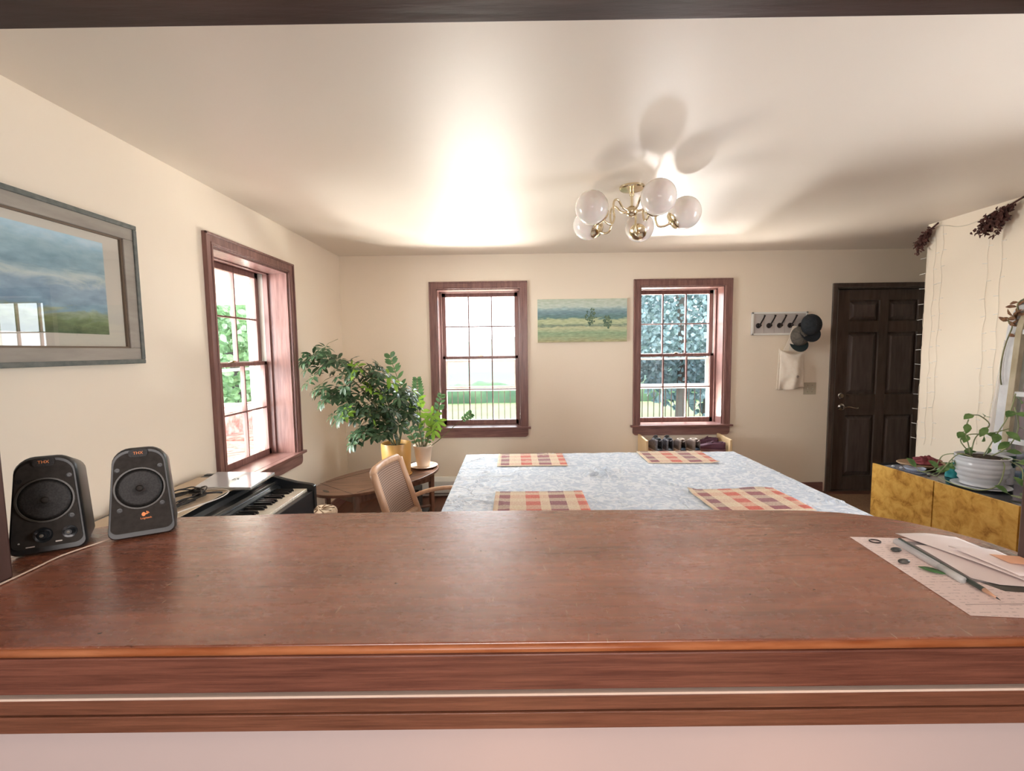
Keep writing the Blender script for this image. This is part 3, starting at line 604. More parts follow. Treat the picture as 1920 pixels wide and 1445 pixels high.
# ------------------------------------------------------------------ speakers on the counter
def rrect(w0, w1, h, rb, rt, n=6, z0=0, bow=.004):
    """rounded outline, bottom half-width w0, top half-width w1"""
    pts = []
    for cx, cz, r, a0 in ((w0-rb, z0+rb, rb, -pi/2), (w1-rt, z0+h-rt, rt, 0), (-(w1-rt), z0+h-rt, rt, pi/2), (-(w0-rb), z0+rb, rb, pi)):
        for k in range(n+1):
            a = a0+k*pi/2/n; pts.append((cx+r*cos(a), cz+r*sin(a)))
    return [(x+(1 if x > 0 else -1)*bow*sin(pi*min(1, max(0, (z-z0)/h))), z) for x, z in pts]
LEAN = radians(-6)
def speaker(loc, yaw, label, kind):
    t = thing('computer_speaker', label, 'speaker', loc, (LEAN, 0, yaw), 'desktop speakers on the counter')
    H = .196
    mb = MB(); secs = [(.000, .955), (.004, .985), (.012, 1.0), (.05, .925), (.085, .86), (.11, .72)]
    o0 = rrect(.059, .046, H, .014, .030); n = len(o0); cz = .095
    vs = []
    for y, s in secs: vs += [(x*s, y, cz+(z-cz)*s + (0 if y < .05 else 0)) for x, z in o0]
    fs = [(i*n+k, i*n+(k+1) % n, (i+1)*n+(k+1) % n, (i+1)*n+k) for i in range(len(secs)-1) for k in range(n)]
    fs += [tuple(range(n-1, -1, -1)), tuple((len(secs)-1)*n+k for k in range(n))]
    mb.add(vs, fs); mb.build('cabinet', m_blackplastic, t, smooth='auto', local=True)
    F = -.0005
    o1 = rrect(.0525, .041, H-.024, .012, .026, z0=.014)
    MB().prism([(x, z) for x, z in o1], F-.0015, F+.002, 'y').build('face_plate', m_spk_face, t, local=True)
    zc = .108; R = .0435
    MB().lathe([(R-.0030, -.001), (R-.0015, .0030), (R+.0015, .0030), (R+.0025, -.001)], (0, F-.001, zc), axis=(0, -1, 0), n=48).build('driver_ring', mat('dark_satin_ring', (.055, .05, .042), .35) if kind == 'l' else bpy.data.materials['dark_satin_ring'], t, smooth='auto', local=True)
    g = MB().lathe([(.0001, .0045), (.006, .004), (.0075, .0025), (.02, .0022), (.034, .0024), (R-.002, .0016)], (0, F-.001, zc), axis=(0, -1, 0), n=40).build('grille', m_mesh, t, smooth=True, local=True)
    MB().lathe([(.0001, .0062), (.004, .0056), (.0068, .0040)], (0, F-.001, zc), axis=(0, -1, 0), n=20).build('dust_cap', m_spk_face, g, smooth=True, local=True)
    bd = MB().prism([(x, z+.176) for x, z in rrect(.0165, .0165, .017, .006, .006, bow=0)], F-.0035, F, 'y').build('badge', m_mesh, t, local=True)
    text('THX', .0085, 'badge_lettering', m_orange, bd, (0, F-.0037, .1845), (pi/2, 0, 0))
    for x, z in ((-.037, .150), (.037, .153), (.038, .070)) + (((-.036, .064),) if kind == 'r' else ()):
        MB().lathe([(.0050, 0), (.0050, .001), (.0036, .0012), (.0034, .0004), (.0016, .0004), (.0014, .001), (.0001, .001)], (x, F-.0012, z), axis=(0, -1, 0), n=16).build('screw', m_blackplastic, t, smooth='auto', local=True)
    if kind == 'l':
        for x, r in ((-.006, .0155), (.034, .0125)):
            k = MB().lathe([(r, -.002), (r*.97, .002), (r*.6, .001), (r*.55, .007), (r*.45, .009), (.0001, .009)], (x, F-.001, .038), axis=(0, -1, 0), n=28).build('knob', m_black, t, smooth='auto', local=True)
            MB().lathe([(r*.22, .0092), (.0001, .0096)], (x, F-.001, .038), axis=(0, -1, 0), n=12).build('knob_cap', m_dark_cap, k, local=True)
        MB().box(-.032, F-.0022, .0165, -.019, F-.001, .0185).build('panel_marking', mat('pale_print', (.6, .55, .5), .5), t, local=True)
        MB().box(.012, F-.0022, .0205, .022, F-.001, .0230).build('panel_marking', bpy.data.materials['pale_print'], t, local=True)
        MB().sphere((-.042, F-.001, .027), .0020, 10).build('indicator', m_silver, t, local=True)
    else:
        mb = MB()
        # round mark with rays, built as small raised shapes
        pts = [(.0035*cos(a)+.0-.002, .0045*sin(a)) for a in [k*2*pi/16 for k in range(16)]]
        mb.prism([(x+.006, z+.050) for x, z in pts], F-.0021, F-.0012, 'y')
        mb.prism([(.0058+.0028*cos(k*pi/4)+.003, .0505+.0016*sin(k*pi/4)) for k in range(8)], F-.0022, F-.0012, 'y')
        for a in (.2, .8, 1.4):
            c, s = cos(a), sin(a); mb.prism([(.009+.002*c-.0008*s, .051+.002*s+.0008*c), (.009+.0052*c-.0008*s, .051+.0052*s+.0008*c), (.009+.0052*c+.0008*s, .051+.0052*s-.0008*c), (.009+.002*c+.0008*s, .051+.002*s-.0008*c)], F-.0021, F-.0012, 'y')
        mb.build('maker_mark', m_orange, t, local=True)
        text('Logitech', .0058, 'maker_lettering', m_orange, t, (.008, F-.0018, .0415), (pi/2, 0, 0))
    return t
m_dark_cap = mat('knob_cap_grey', (.12, .11, .085), .4)
def spk_loc(fx, fy, yaw):   # front-bottom-centre of the face -> rear-bottom origin
    return (fx, fy, CT+.002)
yw = radians(29)
speaker(spk_loc(-.946, .888, yw), yw, 'black desktop speaker with two knobs, nearest the left post', 'l')
speaker(spk_loc(-.815, .962, yw), yw, 'black desktop speaker with orange maker mark, on the right of the pair', 'r')
pts = spline([(-.80, 1.055, CT+.004), (-.862, .985, CT+.003), (-.890, .918, CT+.003), (-.905, .87, CT+.003), (-.903, .82, CT+.003), (-.902, .77, CT+.003), (-.9015, .66, CT+.003), (-.915, .60, CT+.0035)], 8)
tag(MB().tube(pts, 0.0016, n=8).build('speaker_cable', mat('shaded_white_cable', (.60, .46, .36), .5), smooth=True), 'thin white cable running along the left end of the bar counter under the speakers', 'cable')  # white cable; the shade it lies in is put into its tan colour
def film(u, v):
    a = u*2*pi; r = .045*(1-.25*v)+.012*noise.noise(Vector((cos(a)*2, sin(a)*2, v*3)))
    return (-1.015+r*cos(a)*.75, 1.0+r*sin(a), CT+.002+v*.11+.01*noise.noise(Vector((cos(a)*3, sin(a)*3, 7))))
tag(MB().grid(film, 26, 8).build('plastic_wrap', m_film, smooth=False), 'crumpled clear plastic standing behind the left speaker', 'plastic bag')

# ------------------------------------------------------------------ papers and small things, right end of the counter
def flat(poly, z, name, m, label, cat, th=.0004, curl=0, group=None):
    p = [(x, y) for x, y in poly]
    o = MB().prism(p, z, z+th).build(name, m)
    return tag(o, label, cat, group)
m_prn = mat('printed_page', (.82, .68, .64), .6)
def printed():
    N, L = nodes(m_prn); b = bsdf(m_prn); tc = N.new('ShaderNodeTexCoord'); sp = N.new('ShaderNodeSeparateXYZ'); L.new(tc.outputs['Generated'], sp.inputs[0])
    w = N.new('ShaderNodeMath'); w.operation = 'MULTIPLY'; w.inputs[1].default_value = 34; L.new(sp.outputs['Y'], w.inputs[0])
    fr = N.new('ShaderNodeMath'); fr.operation = 'FRACT'; L.new(w.outputs[0], fr.inputs[0])
    lt = N.new('ShaderNodeMath'); lt.operation = 'LESS_THAN'; lt.inputs[1].default_value = .28; L.new(fr.outputs[0], lt.inputs[0])
    nz = N.new('ShaderNodeTexNoise'); nz.inputs['Scale'].default_value = 1; mp = N.new('ShaderNodeMapping'); mp.inputs['Scale'].default_value = (26, 34, 1); L.new(tc.outputs['Generated'], mp.inputs[0]); L.new(mp.outputs[0], nz.inputs['Vector'])
    g = N.new('ShaderNodeMath'); g.operation = 'GREATER_THAN'; g.inputs[1].default_value = .52; L.new(nz.outputs['Fac'], g.inputs[0])
    mu = N.new('ShaderNodeMath'); mu.operation = 'MULTIPLY'; L.new(lt.outputs[0], mu.inputs[0]); L.new(g.outputs[0], mu.inputs[1])
    m2 = N.new('ShaderNodeMath'); m2.operation = 'MULTIPLY'; m2.inputs[1].default_value = .45; L.new(mu.outputs[0], m2.inputs[0])
    mx = N.new('ShaderNodeMix'); mx.data_type = 'RGBA'; L.new(m2.outputs[0], mx.inputs[0]); mx.inputs[6].default_value = (.84, .72, .68, 1); mx.inputs[7].default_value = (.35, .28, .28, 1)
    L.new(mx.outputs[2], b.inputs['Base Color'])
printed()
z = CT+.0006
flat([(.700, .922), (.670, .641), (.886, .620), (.916, .900)], z, 'printed_sheet', m_prn, 'large printed sheet with a ruled line, lying lowest on the right of the counter', 'paper')
tag(MB().box(.690, .668, z+.0005, .87, .6690, z+.0008).build('ruled_strip', mat('grey_line', (.35, .28, .28), .6)), 'thin grey line strip across the lower part of the printed sheet', 'paper strip')
flat([(.789, .893), (.765, .735), (.905, .712), (.918, .885)], z+.0012, 'grey_folder', mat('grey_card', (.24, .22, .23), .5), 'grey card sheet under the white papers beside the pencil', 'card')
flat([(.795, .875), (.775, .745), (.80, .722), (.912, .70), (.916, .86)], z+.0022, 'white_sheet', m_papr, 'white sheet with a curved edge lying on the grey card', 'paper')
def page(u, v, a=(.800, .928), b=(.905, .905), c=(.912, .70), d=(.845, .715)):
    x = (a[0]*(1-u)+b[0]*u)*(1-v)+(d[0]*(1-u)+c[0]*u)*v; y = (a[1]*(1-u)+b[1]*u)*(1-v)+(d[1]*(1-u)+c[1]*u)*v
    return (x, y, z+.0042+.004*sin(u*3+v*2)**2)
tag(MB().grid(page, 12, 12).build('letter', m_papr, smooth=True, solid=.0006), 'folded white letter on top of the paper pile', 'letter')
tag(MB().grid(lambda u, v: page(.15+.8*u, .38+.5*v)[:2] + (z+.0135-.005*v+.002*sin(u*4),), 10, 8).build('envelope', m_papr, smooth=True, solid=.001), 'white envelope with a lifted flap on top of the letter', 'envelope')
tag(MB().grid(lambda u, v: (.868+.044*u, .805-.035*v-.01*u, z+.0150), 4, 4).build('peach_note', mat('peach_note', (.80, .45, .28), .6), solid=.0004), 'small peach coloured strip of paper on the envelope', 'note')
tag(MB().grid(lambda u, v: (.895+.055*u-.01*v, .86-.09*v+.02*u, z+.0020+.004*sin(3*u)), 6, 6).build('clear_sleeve', m_film, smooth=True), 'clear plastic sleeve sticking out behind the paper pile by the right post', 'plastic sleeve')
flat([(.775, .744), (.79, .705), (.88, .690), (.91, .72)], z+.0008, 'black_photo_card', mat('dark_card', (.03, .03, .022), .3), 'dark glossy card peeking from under the papers', 'card')
pa, pb = Vector((.779, .893, z+.006)), Vector((.751, .700, z+.006))
t = thing('pencil', 'dark green pencil lying diagonally over the printed sheet', 'pencil', tuple((pa+pb)/2))
MB().tube([pa, pb], .0038, n=6).build('barrel', mat('dark_green_lacquer', (.018, .035, .028), .3), t)
tip = Vector((.7475, .672, z+.0045))
MB().tube([pb, pb+(tip-pb)*.75], [.0037, .0013], n=12).build('wood_cone', mat('bare_pencil_wood', (.70, .42, .28), .6), t, smooth=True)
MB().tube([pb+(tip-pb)*.75, tip], [.0013, .0002], n=8).build('lead', m_cable_b, t, smooth=True)
ta, tb = Vector((.765, .884, z+.006)), Vector((.7475, .735, z+.006))
t = thing('clear_tube', 'clear plastic tube lying beside the pencil', 'tube', tuple((ta+tb)/2))
MB().tube([ta, ta+(tb-ta)*.68, ta+(tb-ta)*.7, tb], [.0062, .0060, .0050, .0046], n=14).build('tube_body', mat('frosted_plastic', (.72, .74, .76), .25, Alpha=.55), t, smooth=True)
MB().tube([ta+(tb-ta)*.72, tb+(tb-ta)*.03], .0062, n=14).build('tube_cap', mat('clear_cap', (.70, .72, .70), .15, Alpha=.6), t, smooth=True)
ring = [(.733+.010*cos(a), .897+.008*sin(a), z+.0015) for a in [k*2*pi/24 for k in range(25)]]
tag(MB().tube(ring, .0011, n=8, cap=False).build('ring', m_iron, smooth=True), 'small dark ring near the top corner of the printed sheet', 'ring')
tag(MB().sphere((.737, .851, z+.0045), .010, 16, (1.0, .62, .42)).build('seed_pod', pmat('dark_pod', (.03, .035, .035), (.09, .09, .08), (90, 90, 90), rough=.4), smooth=True), 'small dark pod on the printed sheet, below the ring', 'seed pod', 'dark pods on the printed sheet')
tag(MB().sphere((.711, .803, z+.0045), .0105, 16, (1.0, .55, .42)).build('seed_pod', bpy.data.materials['dark_pod'], smooth=True), 'dark shiny pod nearest the edge of the printed sheet, beside the green leaf', 'seed pod', 'dark pods on the printed sheet')
tag(MB().leaf((.719, .783, z+.004), (.7, -.62, 0), (0, 0, 1), .036, .020, .05, .04).build('fallen_leaf', leafmat('leaf_green', (.06, .19, .05), (.09, .25, .07), trans=.1), smooth=True, solid=.0006), 'single green leaf lying on the printed sheet by the tube', 'leaf')

# ------------------------------------------------------------------ framed picture on the left wall
def sky_painting(name, stops, nscale, mixamt, axis='Z', dist=1.2):
    m = mat(name, (.4, .5, .55), .55); N, L = nodes(m); b = bsdf(m); tc = N.new('ShaderNodeTexCoord')
    sp = N.new('ShaderNodeSeparateXYZ'); L.new(tc.outputs['Generated'], sp.inputs[0])
    mp = N.new('ShaderNodeMapping'); mp.inputs['Scale'].default_value = nscale; L.new(tc.outputs['Generated'], mp.inputs[0])
    nz = N.new('ShaderNodeTexNoise'); nz.inputs['Scale'].default_value = 1; nz.inputs['Detail'].default_value = 9; nz.inputs['Roughness'].default_value = .65; nz.inputs['Distortion'].default_value = dist; L.new(mp.outputs[0], nz.inputs['Vector'])
    a = N.new('ShaderNodeMath'); a.operation = 'SUBTRACT'; L.new(nz.outputs['Fac'], a.inputs[0]); a.inputs[1].default_value = .5
    c = N.new('ShaderNodeMath'); c.operation = 'MULTIPLY_ADD'; L.new(a.outputs[0], c.inputs[0]); c.inputs[1].default_value = mixamt; L.new(sp.outputs[axis], c.inputs[2])
    r = N.new('ShaderNodeValToRGB'); e = r.color_ramp.elements; e[0].position, e[0].color = stops[0][0], (*stops[0][1], 1); e[1].position, e[1].color = stops[-1][0], (*stops[-1][1], 1)
    for p, q in stops[1:-1]: x = e.new(p); x.color = (*q, 1)
    L.new(c.outputs[0], r.inputs[0])
    n2 = N.new('ShaderNodeTexNoise'); n2.inputs['Scale'].default_value = 30; n2.inputs['Detail'].default_value = 6; L.new(mp.outputs[0], n2.inputs['Vector']); n2.inputs['Scale'].default_value = 3
    ov = N.new('ShaderNodeMix'); ov.data_type = 'RGBA'; ov.blend_type = 'OVERLAY'; ov.inputs[0].default_value = .6; L.new(r.outputs[0], ov.inputs[6]); L.new(n2.outputs['Fac'], ov.inputs[7])
    L.new(ov.outputs[2], b.inputs['Base Color']); return m
m_paint1 = sky_painting('stormy_sky_painting', [(0, (0.150, 0.195, 0.105)), (.14, (0.330, 0.375, 0.180)), (.20, (0.495, 0.540, 0.360)), (.25, (0.360, 0.510, 0.600)), (.48, (0.405, 0.540, 0.630)), (.56, (0.750, 0.795, 0.750)), (.66, (0.375, 0.540, 0.600)), (.85, (0.480, 0.645, 0.690)), (1, (0.630, 0.810, 0.900))], (1, 3.5, 5), .34)
py0, py1, pz0, pz1 = .98, 2.055, 1.443, 2.045
t = thing('framed_picture', 'large grey framed landscape picture with a white mat on the left wall', 'picture', (XL, (py0+py1)/2, pz0))
fw = .066
mb = MB()
for a in ((py0, pz0, py1, pz0+fw), (py0, pz1-fw, py1, pz1), (py0, pz0+fw, py0+fw, pz1-fw), (py1-fw, pz0+fw, py1, pz1-fw)): mb.box(XL, a[0], a[1], XL+.026, a[2], a[3])
mb.build('frame', pmat('weathered_grey_frame', (.30, .27, .235), (.38, .345, .30), (20, 4, 20), rough=.6), t, bevel=.003)
mb = MB(); e = .017
for a in ((py0-.002, pz0-.002, py1+.002, pz0+e), (py0-.002, pz1-e, py1+.002, pz1+.002), (py0-.002, pz0+e, py0+e, pz1-e), (py1-e, pz0+e, py1+.002, pz1-e)): mb.box(XL, a[0], a[1], XL+.032, a[2], a[3])
mb.build('outer_rim', pmat('dark_grey_rim', (.11, .125, .115), (.17, .18, .165), (40, 40, 40), rough=.6), t, bevel=.003)
mb = MB(); i0, i1, j0, j1 = py0+fw-.001, py1-fw+.001, pz0+fw-.001, pz1-fw+.001; e = .008
for a in ((i0, j0, i1, j0+e), (i0, j1-e, i1, j1), (i0, j0+e, i0+e, j1-e), (i1-e, j0+e, i1, j1-e)): mb.box(XL, a[0], a[1], XL+.018, a[2], a[3])
mb.build('inner_rim', mat('brown_inner_rim', (.18, .13, .09), .5), t)
MB().box(XL+.004, i0, j0, XL+.008, i1, j1).build('mat_board', mat('cream_mat_board', (.78, .70, .60), .8), t)
MB().box(XL+.0082, i0+.085, pz0+.122, XL+.0092, 1.905, pz1-.106).build('painting', m_paint1, t)
MB().add([(XL+.013, i0, j0), (XL+.013, i1, j0), (XL+.013, i1, j1), (XL+.013, i0, j1)], [(0, 1, 2, 3)]).build('glass', m_pglass, t)

# small canvas between the windows
m_paint2 = sky_painting('meadow_painting', [(0, (0.462, 0.420, 0.238)), (.10, (0.378, 0.462, 0.280)), (.22, (0.308, 0.448, 0.280)), (.34, (0.588, 0.616, 0.392)), (.38, (0.196, 0.280, 0.210)), (.43, (0.504, 0.588, 0.364)), (.52, (0.532, 0.602, 0.364)), (.56, (0.140, 0.266, 0.252)), (.70, (0.210, 0.336, 0.392)), (.76, (0.336, 0.490, 0.504)), (.82, (0.560, 0.658, 0.588)), (1, (0.560, 0.644, 0.532))], (5, 1, 11), .20)
t = thing('landscape_canvas', 'small unframed painting of a green meadow between the two back windows', 'painting', (.69, YB, 1.55))
MB().box(.250, YB-.022, 1.548, 1.130, YB, 1.970).build('canvas', m_paint2, t)
rt = random.Random(9); m_ptree = pmat('painted_foliage', (.07, .14, .11), (.20, .28, .16), (30, 30, 30), rough=.6)
for cx, cz, w, h in ((.775, 1.79, .055, .085), (.935, 1.745, .038, .065)):
    mb = MB()
    for k in range(60):
        a, r = rt.uniform(0, 2*pi), rt.random()**.5; q = (cx+w*r*cos(a), YB-.0225, cz+h*r*sin(a))
        mb.sphere(q, rt.uniform(.006, .012), 6, (1, .12, 1))
    mb.build('painted_tree', m_ptree, t, smooth=True)

# ------------------------------------------------------------------ coat rack, caps, bag, switch
t = thing('coat_rack', 'white wall-mounted coat rack board with a row of dark hooks', 'coat rack', (2.63, YB, 1.58))
hz0, hz1 = 1.592, 1.818
mb = MB().box(2.362, YB-.014, hz0, 2.912, YB, hz1); mb.build('board', mat('grey_white_board', (.56, .52, .50), .5), t, bevel=.002)
mb = MB()
for a in ((2.362, hz0, 2.912, hz0+.018), (2.362, hz1-.018, 2.912, hz1), (2.362, hz0, 2.380, hz1), (2.894, hz0, 2.912, hz1)): mb.box(a[0], YB-.024, a[1], a[2], YB-.013, a[3])
mb.build('edge_moulding', m_white, t, bevel=.002)
for k in range(1, 5): MB().box(2.38+k*.1028-.0015, YB-.0165, hz0+.018, 2.38+k*.1028+.0015, YB-.0135, hz1-.018).build('divider', mat('divider_grey%d' % k, (.42, .38, .36), .5), t)
for k in range(5):
    x = 2.442+k*.1045; z = 1.71
    mb = MB().tube(spline([(x+.022, YB-.06, z+.065), (x+.022, YB-.045, z+.045), (x+.016, YB-.020, z+.01), (x+.004, YB-.016, z-.015), (x-.012, YB-.030, z-.040), (x-.018, YB-.055, z-.028)], 5), .0068, n=8)
    mb.sphere((x+.022, YB-.062, z+.068), .0095, 10).sphere((x-.018, YB-.058, z-.024), .014, 12)
    mb.lathe([(.026, 0), (.024, .006), (.012, .012), (.001, .013)], (x-.012, YB-.014, z-.025), axis=(0, -1, 0), n=18)
    mb.build('hook', m_iron, t, smooth=True)
def cap(cx, y, cz, r, m, mbrim, label, brim_dir, name='cap', tilt=0):
    t = thing(name, label, 'cap', (cx, y, cz), (tilt, 0, brim_dir))
    def cr(u, v):
        a = u*2*pi; th = v*pi/2
        return (r*sin(th)*cos(a), -r*.85*cos(th)-.01, r*1.06*sin(th)*sin(a))
    MB().grid(cr, 28, 10).build('crown', m, t, smooth=True, local=True, solid=.003)
    MB().sphere((0, -r*.86-.012, 0), .008, 10).build('button', m, t, smooth=True, local=True)
    mb = MB()
    for k in range(6):
        a = k*pi/3+.5; mb.tube([(r*1.012*sin(q)*cos(a), -r*.86*cos(q)-.0115, r*1.07*sin(q)*sin(a)) for q in [j*pi/2/8 for j in range(9)]], .0011, n=4)
    mb.build('seam', mbrim, t, local=True)
    def br(u, v):
        a = -pi*.86+u*pi*.72; rr = r*(1+v*.62*max(0, sin(u*pi))**.6)
        return (rr*cos(a)*1.0, -.010-.03*v*(1-(2*u-1)**2)+.015*(2*u-1)**2, rr*1.06*sin(a))
    MB().grid(br, 20, 6).build('brim', mbrim, t, smooth=True, local=True, solid=.003)
    return t
cap(2.805, YB-.058, 1.575, .088, m_capg, mat('dark_teal_brim', (.02, .035, .038), .8), 'grey cap with a dark brim hanging behind the black cap', .0, tilt=0)
cap(2.868, YB-.125, 1.682, .096, m_cap, m_cap, 'black baseball cap hanging on the right end of the coat rack', .0, tilt=0)
t = thing('tote_bag', 'cream canvas tote bag hanging from the fourth hook', 'bag', (2.76, YB, 1.0))
def bg_(u, v):
    x = 2.648+.236*u+.012*(v)*(u-.5)-.012*v*(1-u); zt = 1.448-.035*sin(pi*u)*1.0-(.022*u); zz = zt*(1-v)+(1.045+.03*u*u)*v
    y = YB-.030-.045*sin(pi*min(1, u*1.0))*(.3+.7*sin(pi*min(.95, v)))-.014*sin(u*11+v*2)*v - .01*noise.noise(Vector((u*4, v*4, 2)))
    return (x, y, zz)
mb = MB().grid(bg_, 24, 24); mb.grid(lambda u, v: (bg_(u, v)[0], YB-.004, bg_(u, v)[2]+(.012 if v < .05 else 0)), 24, 24); mb.build('bag_body', m_bag, t, smooth=True, solid=.002)
def strap(x0, x1, y, m_):
    top = (2.756, YB-.065, 1.676)
    for a, s in ((x0, -1), (x1, 1)):
        mb = MB(); pts = [Vector((a, y, 1.435)), Vector((a*.55+top[0]*.45, y-.01, 1.54)), Vector((top[0]+s*.010, top[1], top[2]))]
        vs = []
        for i, p in enumerate(pts):
            w = .020-.005*i; vs += [p+Vector((-w, 0, 0)), p+Vector((w, 0, 0))]
        mb.add(vs, [(0, 1, 3, 2), (2, 3, 5, 4)]); mb.build('strap', m_bag, t, solid=.003)
strap(2.676, 2.728, YB-.060, m_bag); strap(2.770, 2.835, YB-.050, m_bag)
bp_ = MB()
for k, (w, zz) in enumerate(((.020, 1.187), (.030, 1.178), (.014, 1.169))): bp_.box(2.790-w/2+.004, YB-.0835, zz, 2.790+w/2+.004, YB-.082, zz+.0035)
bp_.build('printed_mark', mat('brown_print', (.15, .10, .08), .7), t)
t = thing('light_switch', 'beige double switch plate on the wall left of the dark door', 'light switch', (2.966, YB, 1.05))
MB().box(2.905, YB-.006, .995, 3.030, YB, 1.115).build('plate', mat('almond_plastic', (.50, .44, .33), .4), t, bevel=.003)
for x in (2.945, 2.99): MB().box(x-.005, YB-.016, 1.045, x+.005, YB-.005, 1.066).build('toggle', mat('almond_toggle_%d' % (x*100), (.56, .50, .40), .4), t, bevel=.002)
for x in (2.945, 2.99):
    for z_ in (1.022, 1.088): MB().lathe([(.003, 0), (.0001, .0012)], (x, YB-.006, z_), axis=(0, -1, 0), n=8).build('screw', m_iron, t)
# baseboard heater
t = thing('baseboard_heater', 'white baseboard heater along the back wall under the left window', 'heater', (-.65, YB, 0))
MB().prism([(YB, .02), (YB, .205), (YB-.03, .205), (YB-.065, .17), (YB-.065, .05), (YB-.05, .02)], -1.045, -.43, 'x').build('cover', m_white, t, bevel=.002)
MB().box(-.445, YB-.075, .015, -.33, YB, .215).build('end_cap', m_white, t, bevel=.003)
MB().box(-1.04, YB-.068, .045, -.45, YB-.064, .052).build('slot', m_iron, t)

# ------------------------------------------------------------------ shoe rack and shoes
t = thing('shoe_rack', 'low pine shoe rack under the right-hand window', 'shoe rack', (1.65, 4.36, 0))
for x in (1.245, 2.035): MB().prism([(4.215, 0), (4.50, 0), (4.50, .622), (4.215, .608)], x, x+.022, 'x').build('side_panel', m_pine, t, bevel=.003)
for zz in (.14, .472):
    for k in range(4): MB().box(1.266, 4.23+k*.068, zz, 2.036, 4.27+k*.068, zz+.014).build('slat', m_pine, t, bevel=.002)
def shoe(x, y, z, m_up, m_sole, m_in, label, rz=0, L=.26, low=False, grp=None, tongue=True, hgt=.085):
    t = thing('shoe', label, 'shoe', (x, y, z), (0, 0, rz), grp)
    def prof(s):   # s 0 heel .. 1 toe ; heel faces -y
        w = (.030+.012*sin(pi*min(1, s*1.3)) if s < .45 else .038+.008*sin(pi*(s-.3)))*(1 if s < .9 else sqrt(max(.02, 1-((s-.9)/.1)**2*.8)))
        if s < .06: w *= .75+.25*s/.06
        h = hgt-(.02 if low else 0) if s < .4 else (hgt-(.02 if low else 0))*(1-.62*((s-.4)/.6)**.8)
        return w, h
    ns, na = 22, 14; vs = []; mb = MB()
    for i in range(ns+1):
        s = i/ns; w, h = prof(s)
        for k in range(na+1):
            a = pi*k/na; hh = sin(a)**.55*h; ww = cos(a)
            if s < .5 and abs(ww) < .72: hh = h*(.80+.20*abs(ww))   # collar handled by opening below
            vs.append((w*(1 if ww > 0 else -1)*abs(ww)**.6, -L/2+L*s, .018+hh))
    fs = []
    for i in range(ns):
        for k in range(na):
            s = (i+.5)/ns
            if .10 < s < .46 and 4 <= k <= na-5: continue
            fs.append((i*(na+1)+k, i*(na+1)+k+1, (i+1)*(na+1)+k+1, (i+1)*(na+1)+k))
    mb.add(vs, fs); up = mb.build('upper', m_up, t, smooth=True, local=True, solid=.005)
    mb = MB(); out = []
    for i in range(ns+1):
        s = i/ns; w, _ = prof(s); out.append((w*1.08, -L/2-.004+(L+.010)*s))
    poly = out + [(-a, b) for a, b in reversed(out)]
    MB().prism(poly, 0, .022).build('sole', m_sole, t, local=True, bevel=.003)
    MB().prism([(a*.82, b) for a, b in poly if b < L*.1], .022, .030).build('insole', m_in, t, local=True)
    def col(q):
        a = q*2*pi; sy = .28+.19*cos(a); w, h = prof(max(.02, sy)); return (w*.70*sin(a), -L/2+L*sy, .018+h*(1.02-.10*abs(sin(a))))
    MB().tube([col(k/24) for k in range(25)], .005, n=8, cap=False).build('collar', m_in if not low else m_sole, t, smooth=True, local=True)
    if tongue:
        MB().grid(lambda u, v: ((u-.5)*.042, -L/2+L*(.42+.22*v), .018+prof(.42)[1]*1.20-.045*v-.01*(2*u-1)**2), 6, 6).build('tongue', m_in, t, smooth=True, local=True, solid=.006)
        mb = MB()
        for k in range(4):
            yy = -L/2+L*(.47+.055*k); hh = prof(.47+.055*k)[1]+.026
            mb.tube([(-.024, yy, hh-.004), (0, yy+.006, hh+.003), (.024, yy, hh-.004)], .0022, n=6)
        mb.build('laces', m_sole, t, smooth=True, local=True)
    return t
m_sh1 = pmat('grey_sneaker_mesh', (.10, .095, .11), (.17, .16, .18), (60, 60, 60), rough=.8); m_sl1 = mat('pale_pink_sole', (.55, .45, .47), .6); m_in1 = mat('dark_grey_lining', (.10, .11, .12), .8)
m_sh2 = mat('taupe_canvas', (.20, .15, .13), .8); m_sl2 = mat('cream_sole', (.62, .52, .44), .6); m_in2 = mat('navy_lining', (.012, .022, .04), .8)
m_sh3 = mat('plum_knit', (.10, .035, .06), .8); m_sl3 = mat('plum_sole', (.18, .09, .10), .6)
shoe(1.375, 4.365, .487, m_sh1, m_sl1, m_in1, 'grey sneaker at the left end of the shoe rack', .03, .27, grp='shoes on the shoe rack', hgt=.115)
shoe(1.487, 4.365, .487, m_sh1, m_sl1, m_in1, 'grey sneaker, second from the left on the shoe rack', -.05, .27, grp='shoes on the shoe rack', hgt=.115)
shoe(1.610, 4.365, .487, m_sh2, m_sl2, m_in2, 'open slip-on shoe with navy lining, left one of its pair', -.06, .27, low=True, grp='shoes on the shoe rack', tongue=False, hgt=.125)
shoe(1.728, 4.365, .487, m_sh2, m_sl2, m_in2, 'open slip-on shoe with navy lining, right one of its pair', .06, .27, low=True, grp='shoes on the shoe rack', tongue=False, hgt=.125)
shoe(1.90, 4.315, .487, m_sh3, m_sl3, m_sh3, 'plum coloured sneaker lying turned at the right end of the shoe rack', radians(68), .25, grp='shoes on the shoe rack', hgt=.07)
shoe(1.905, 4.445, .487, m_sh3, m_sl3, m_sh3, 'plum coloured sneaker standing behind the turned one, by the rack side', radians(60), .22, grp='shoes on the shoe rack', hgt=.088)

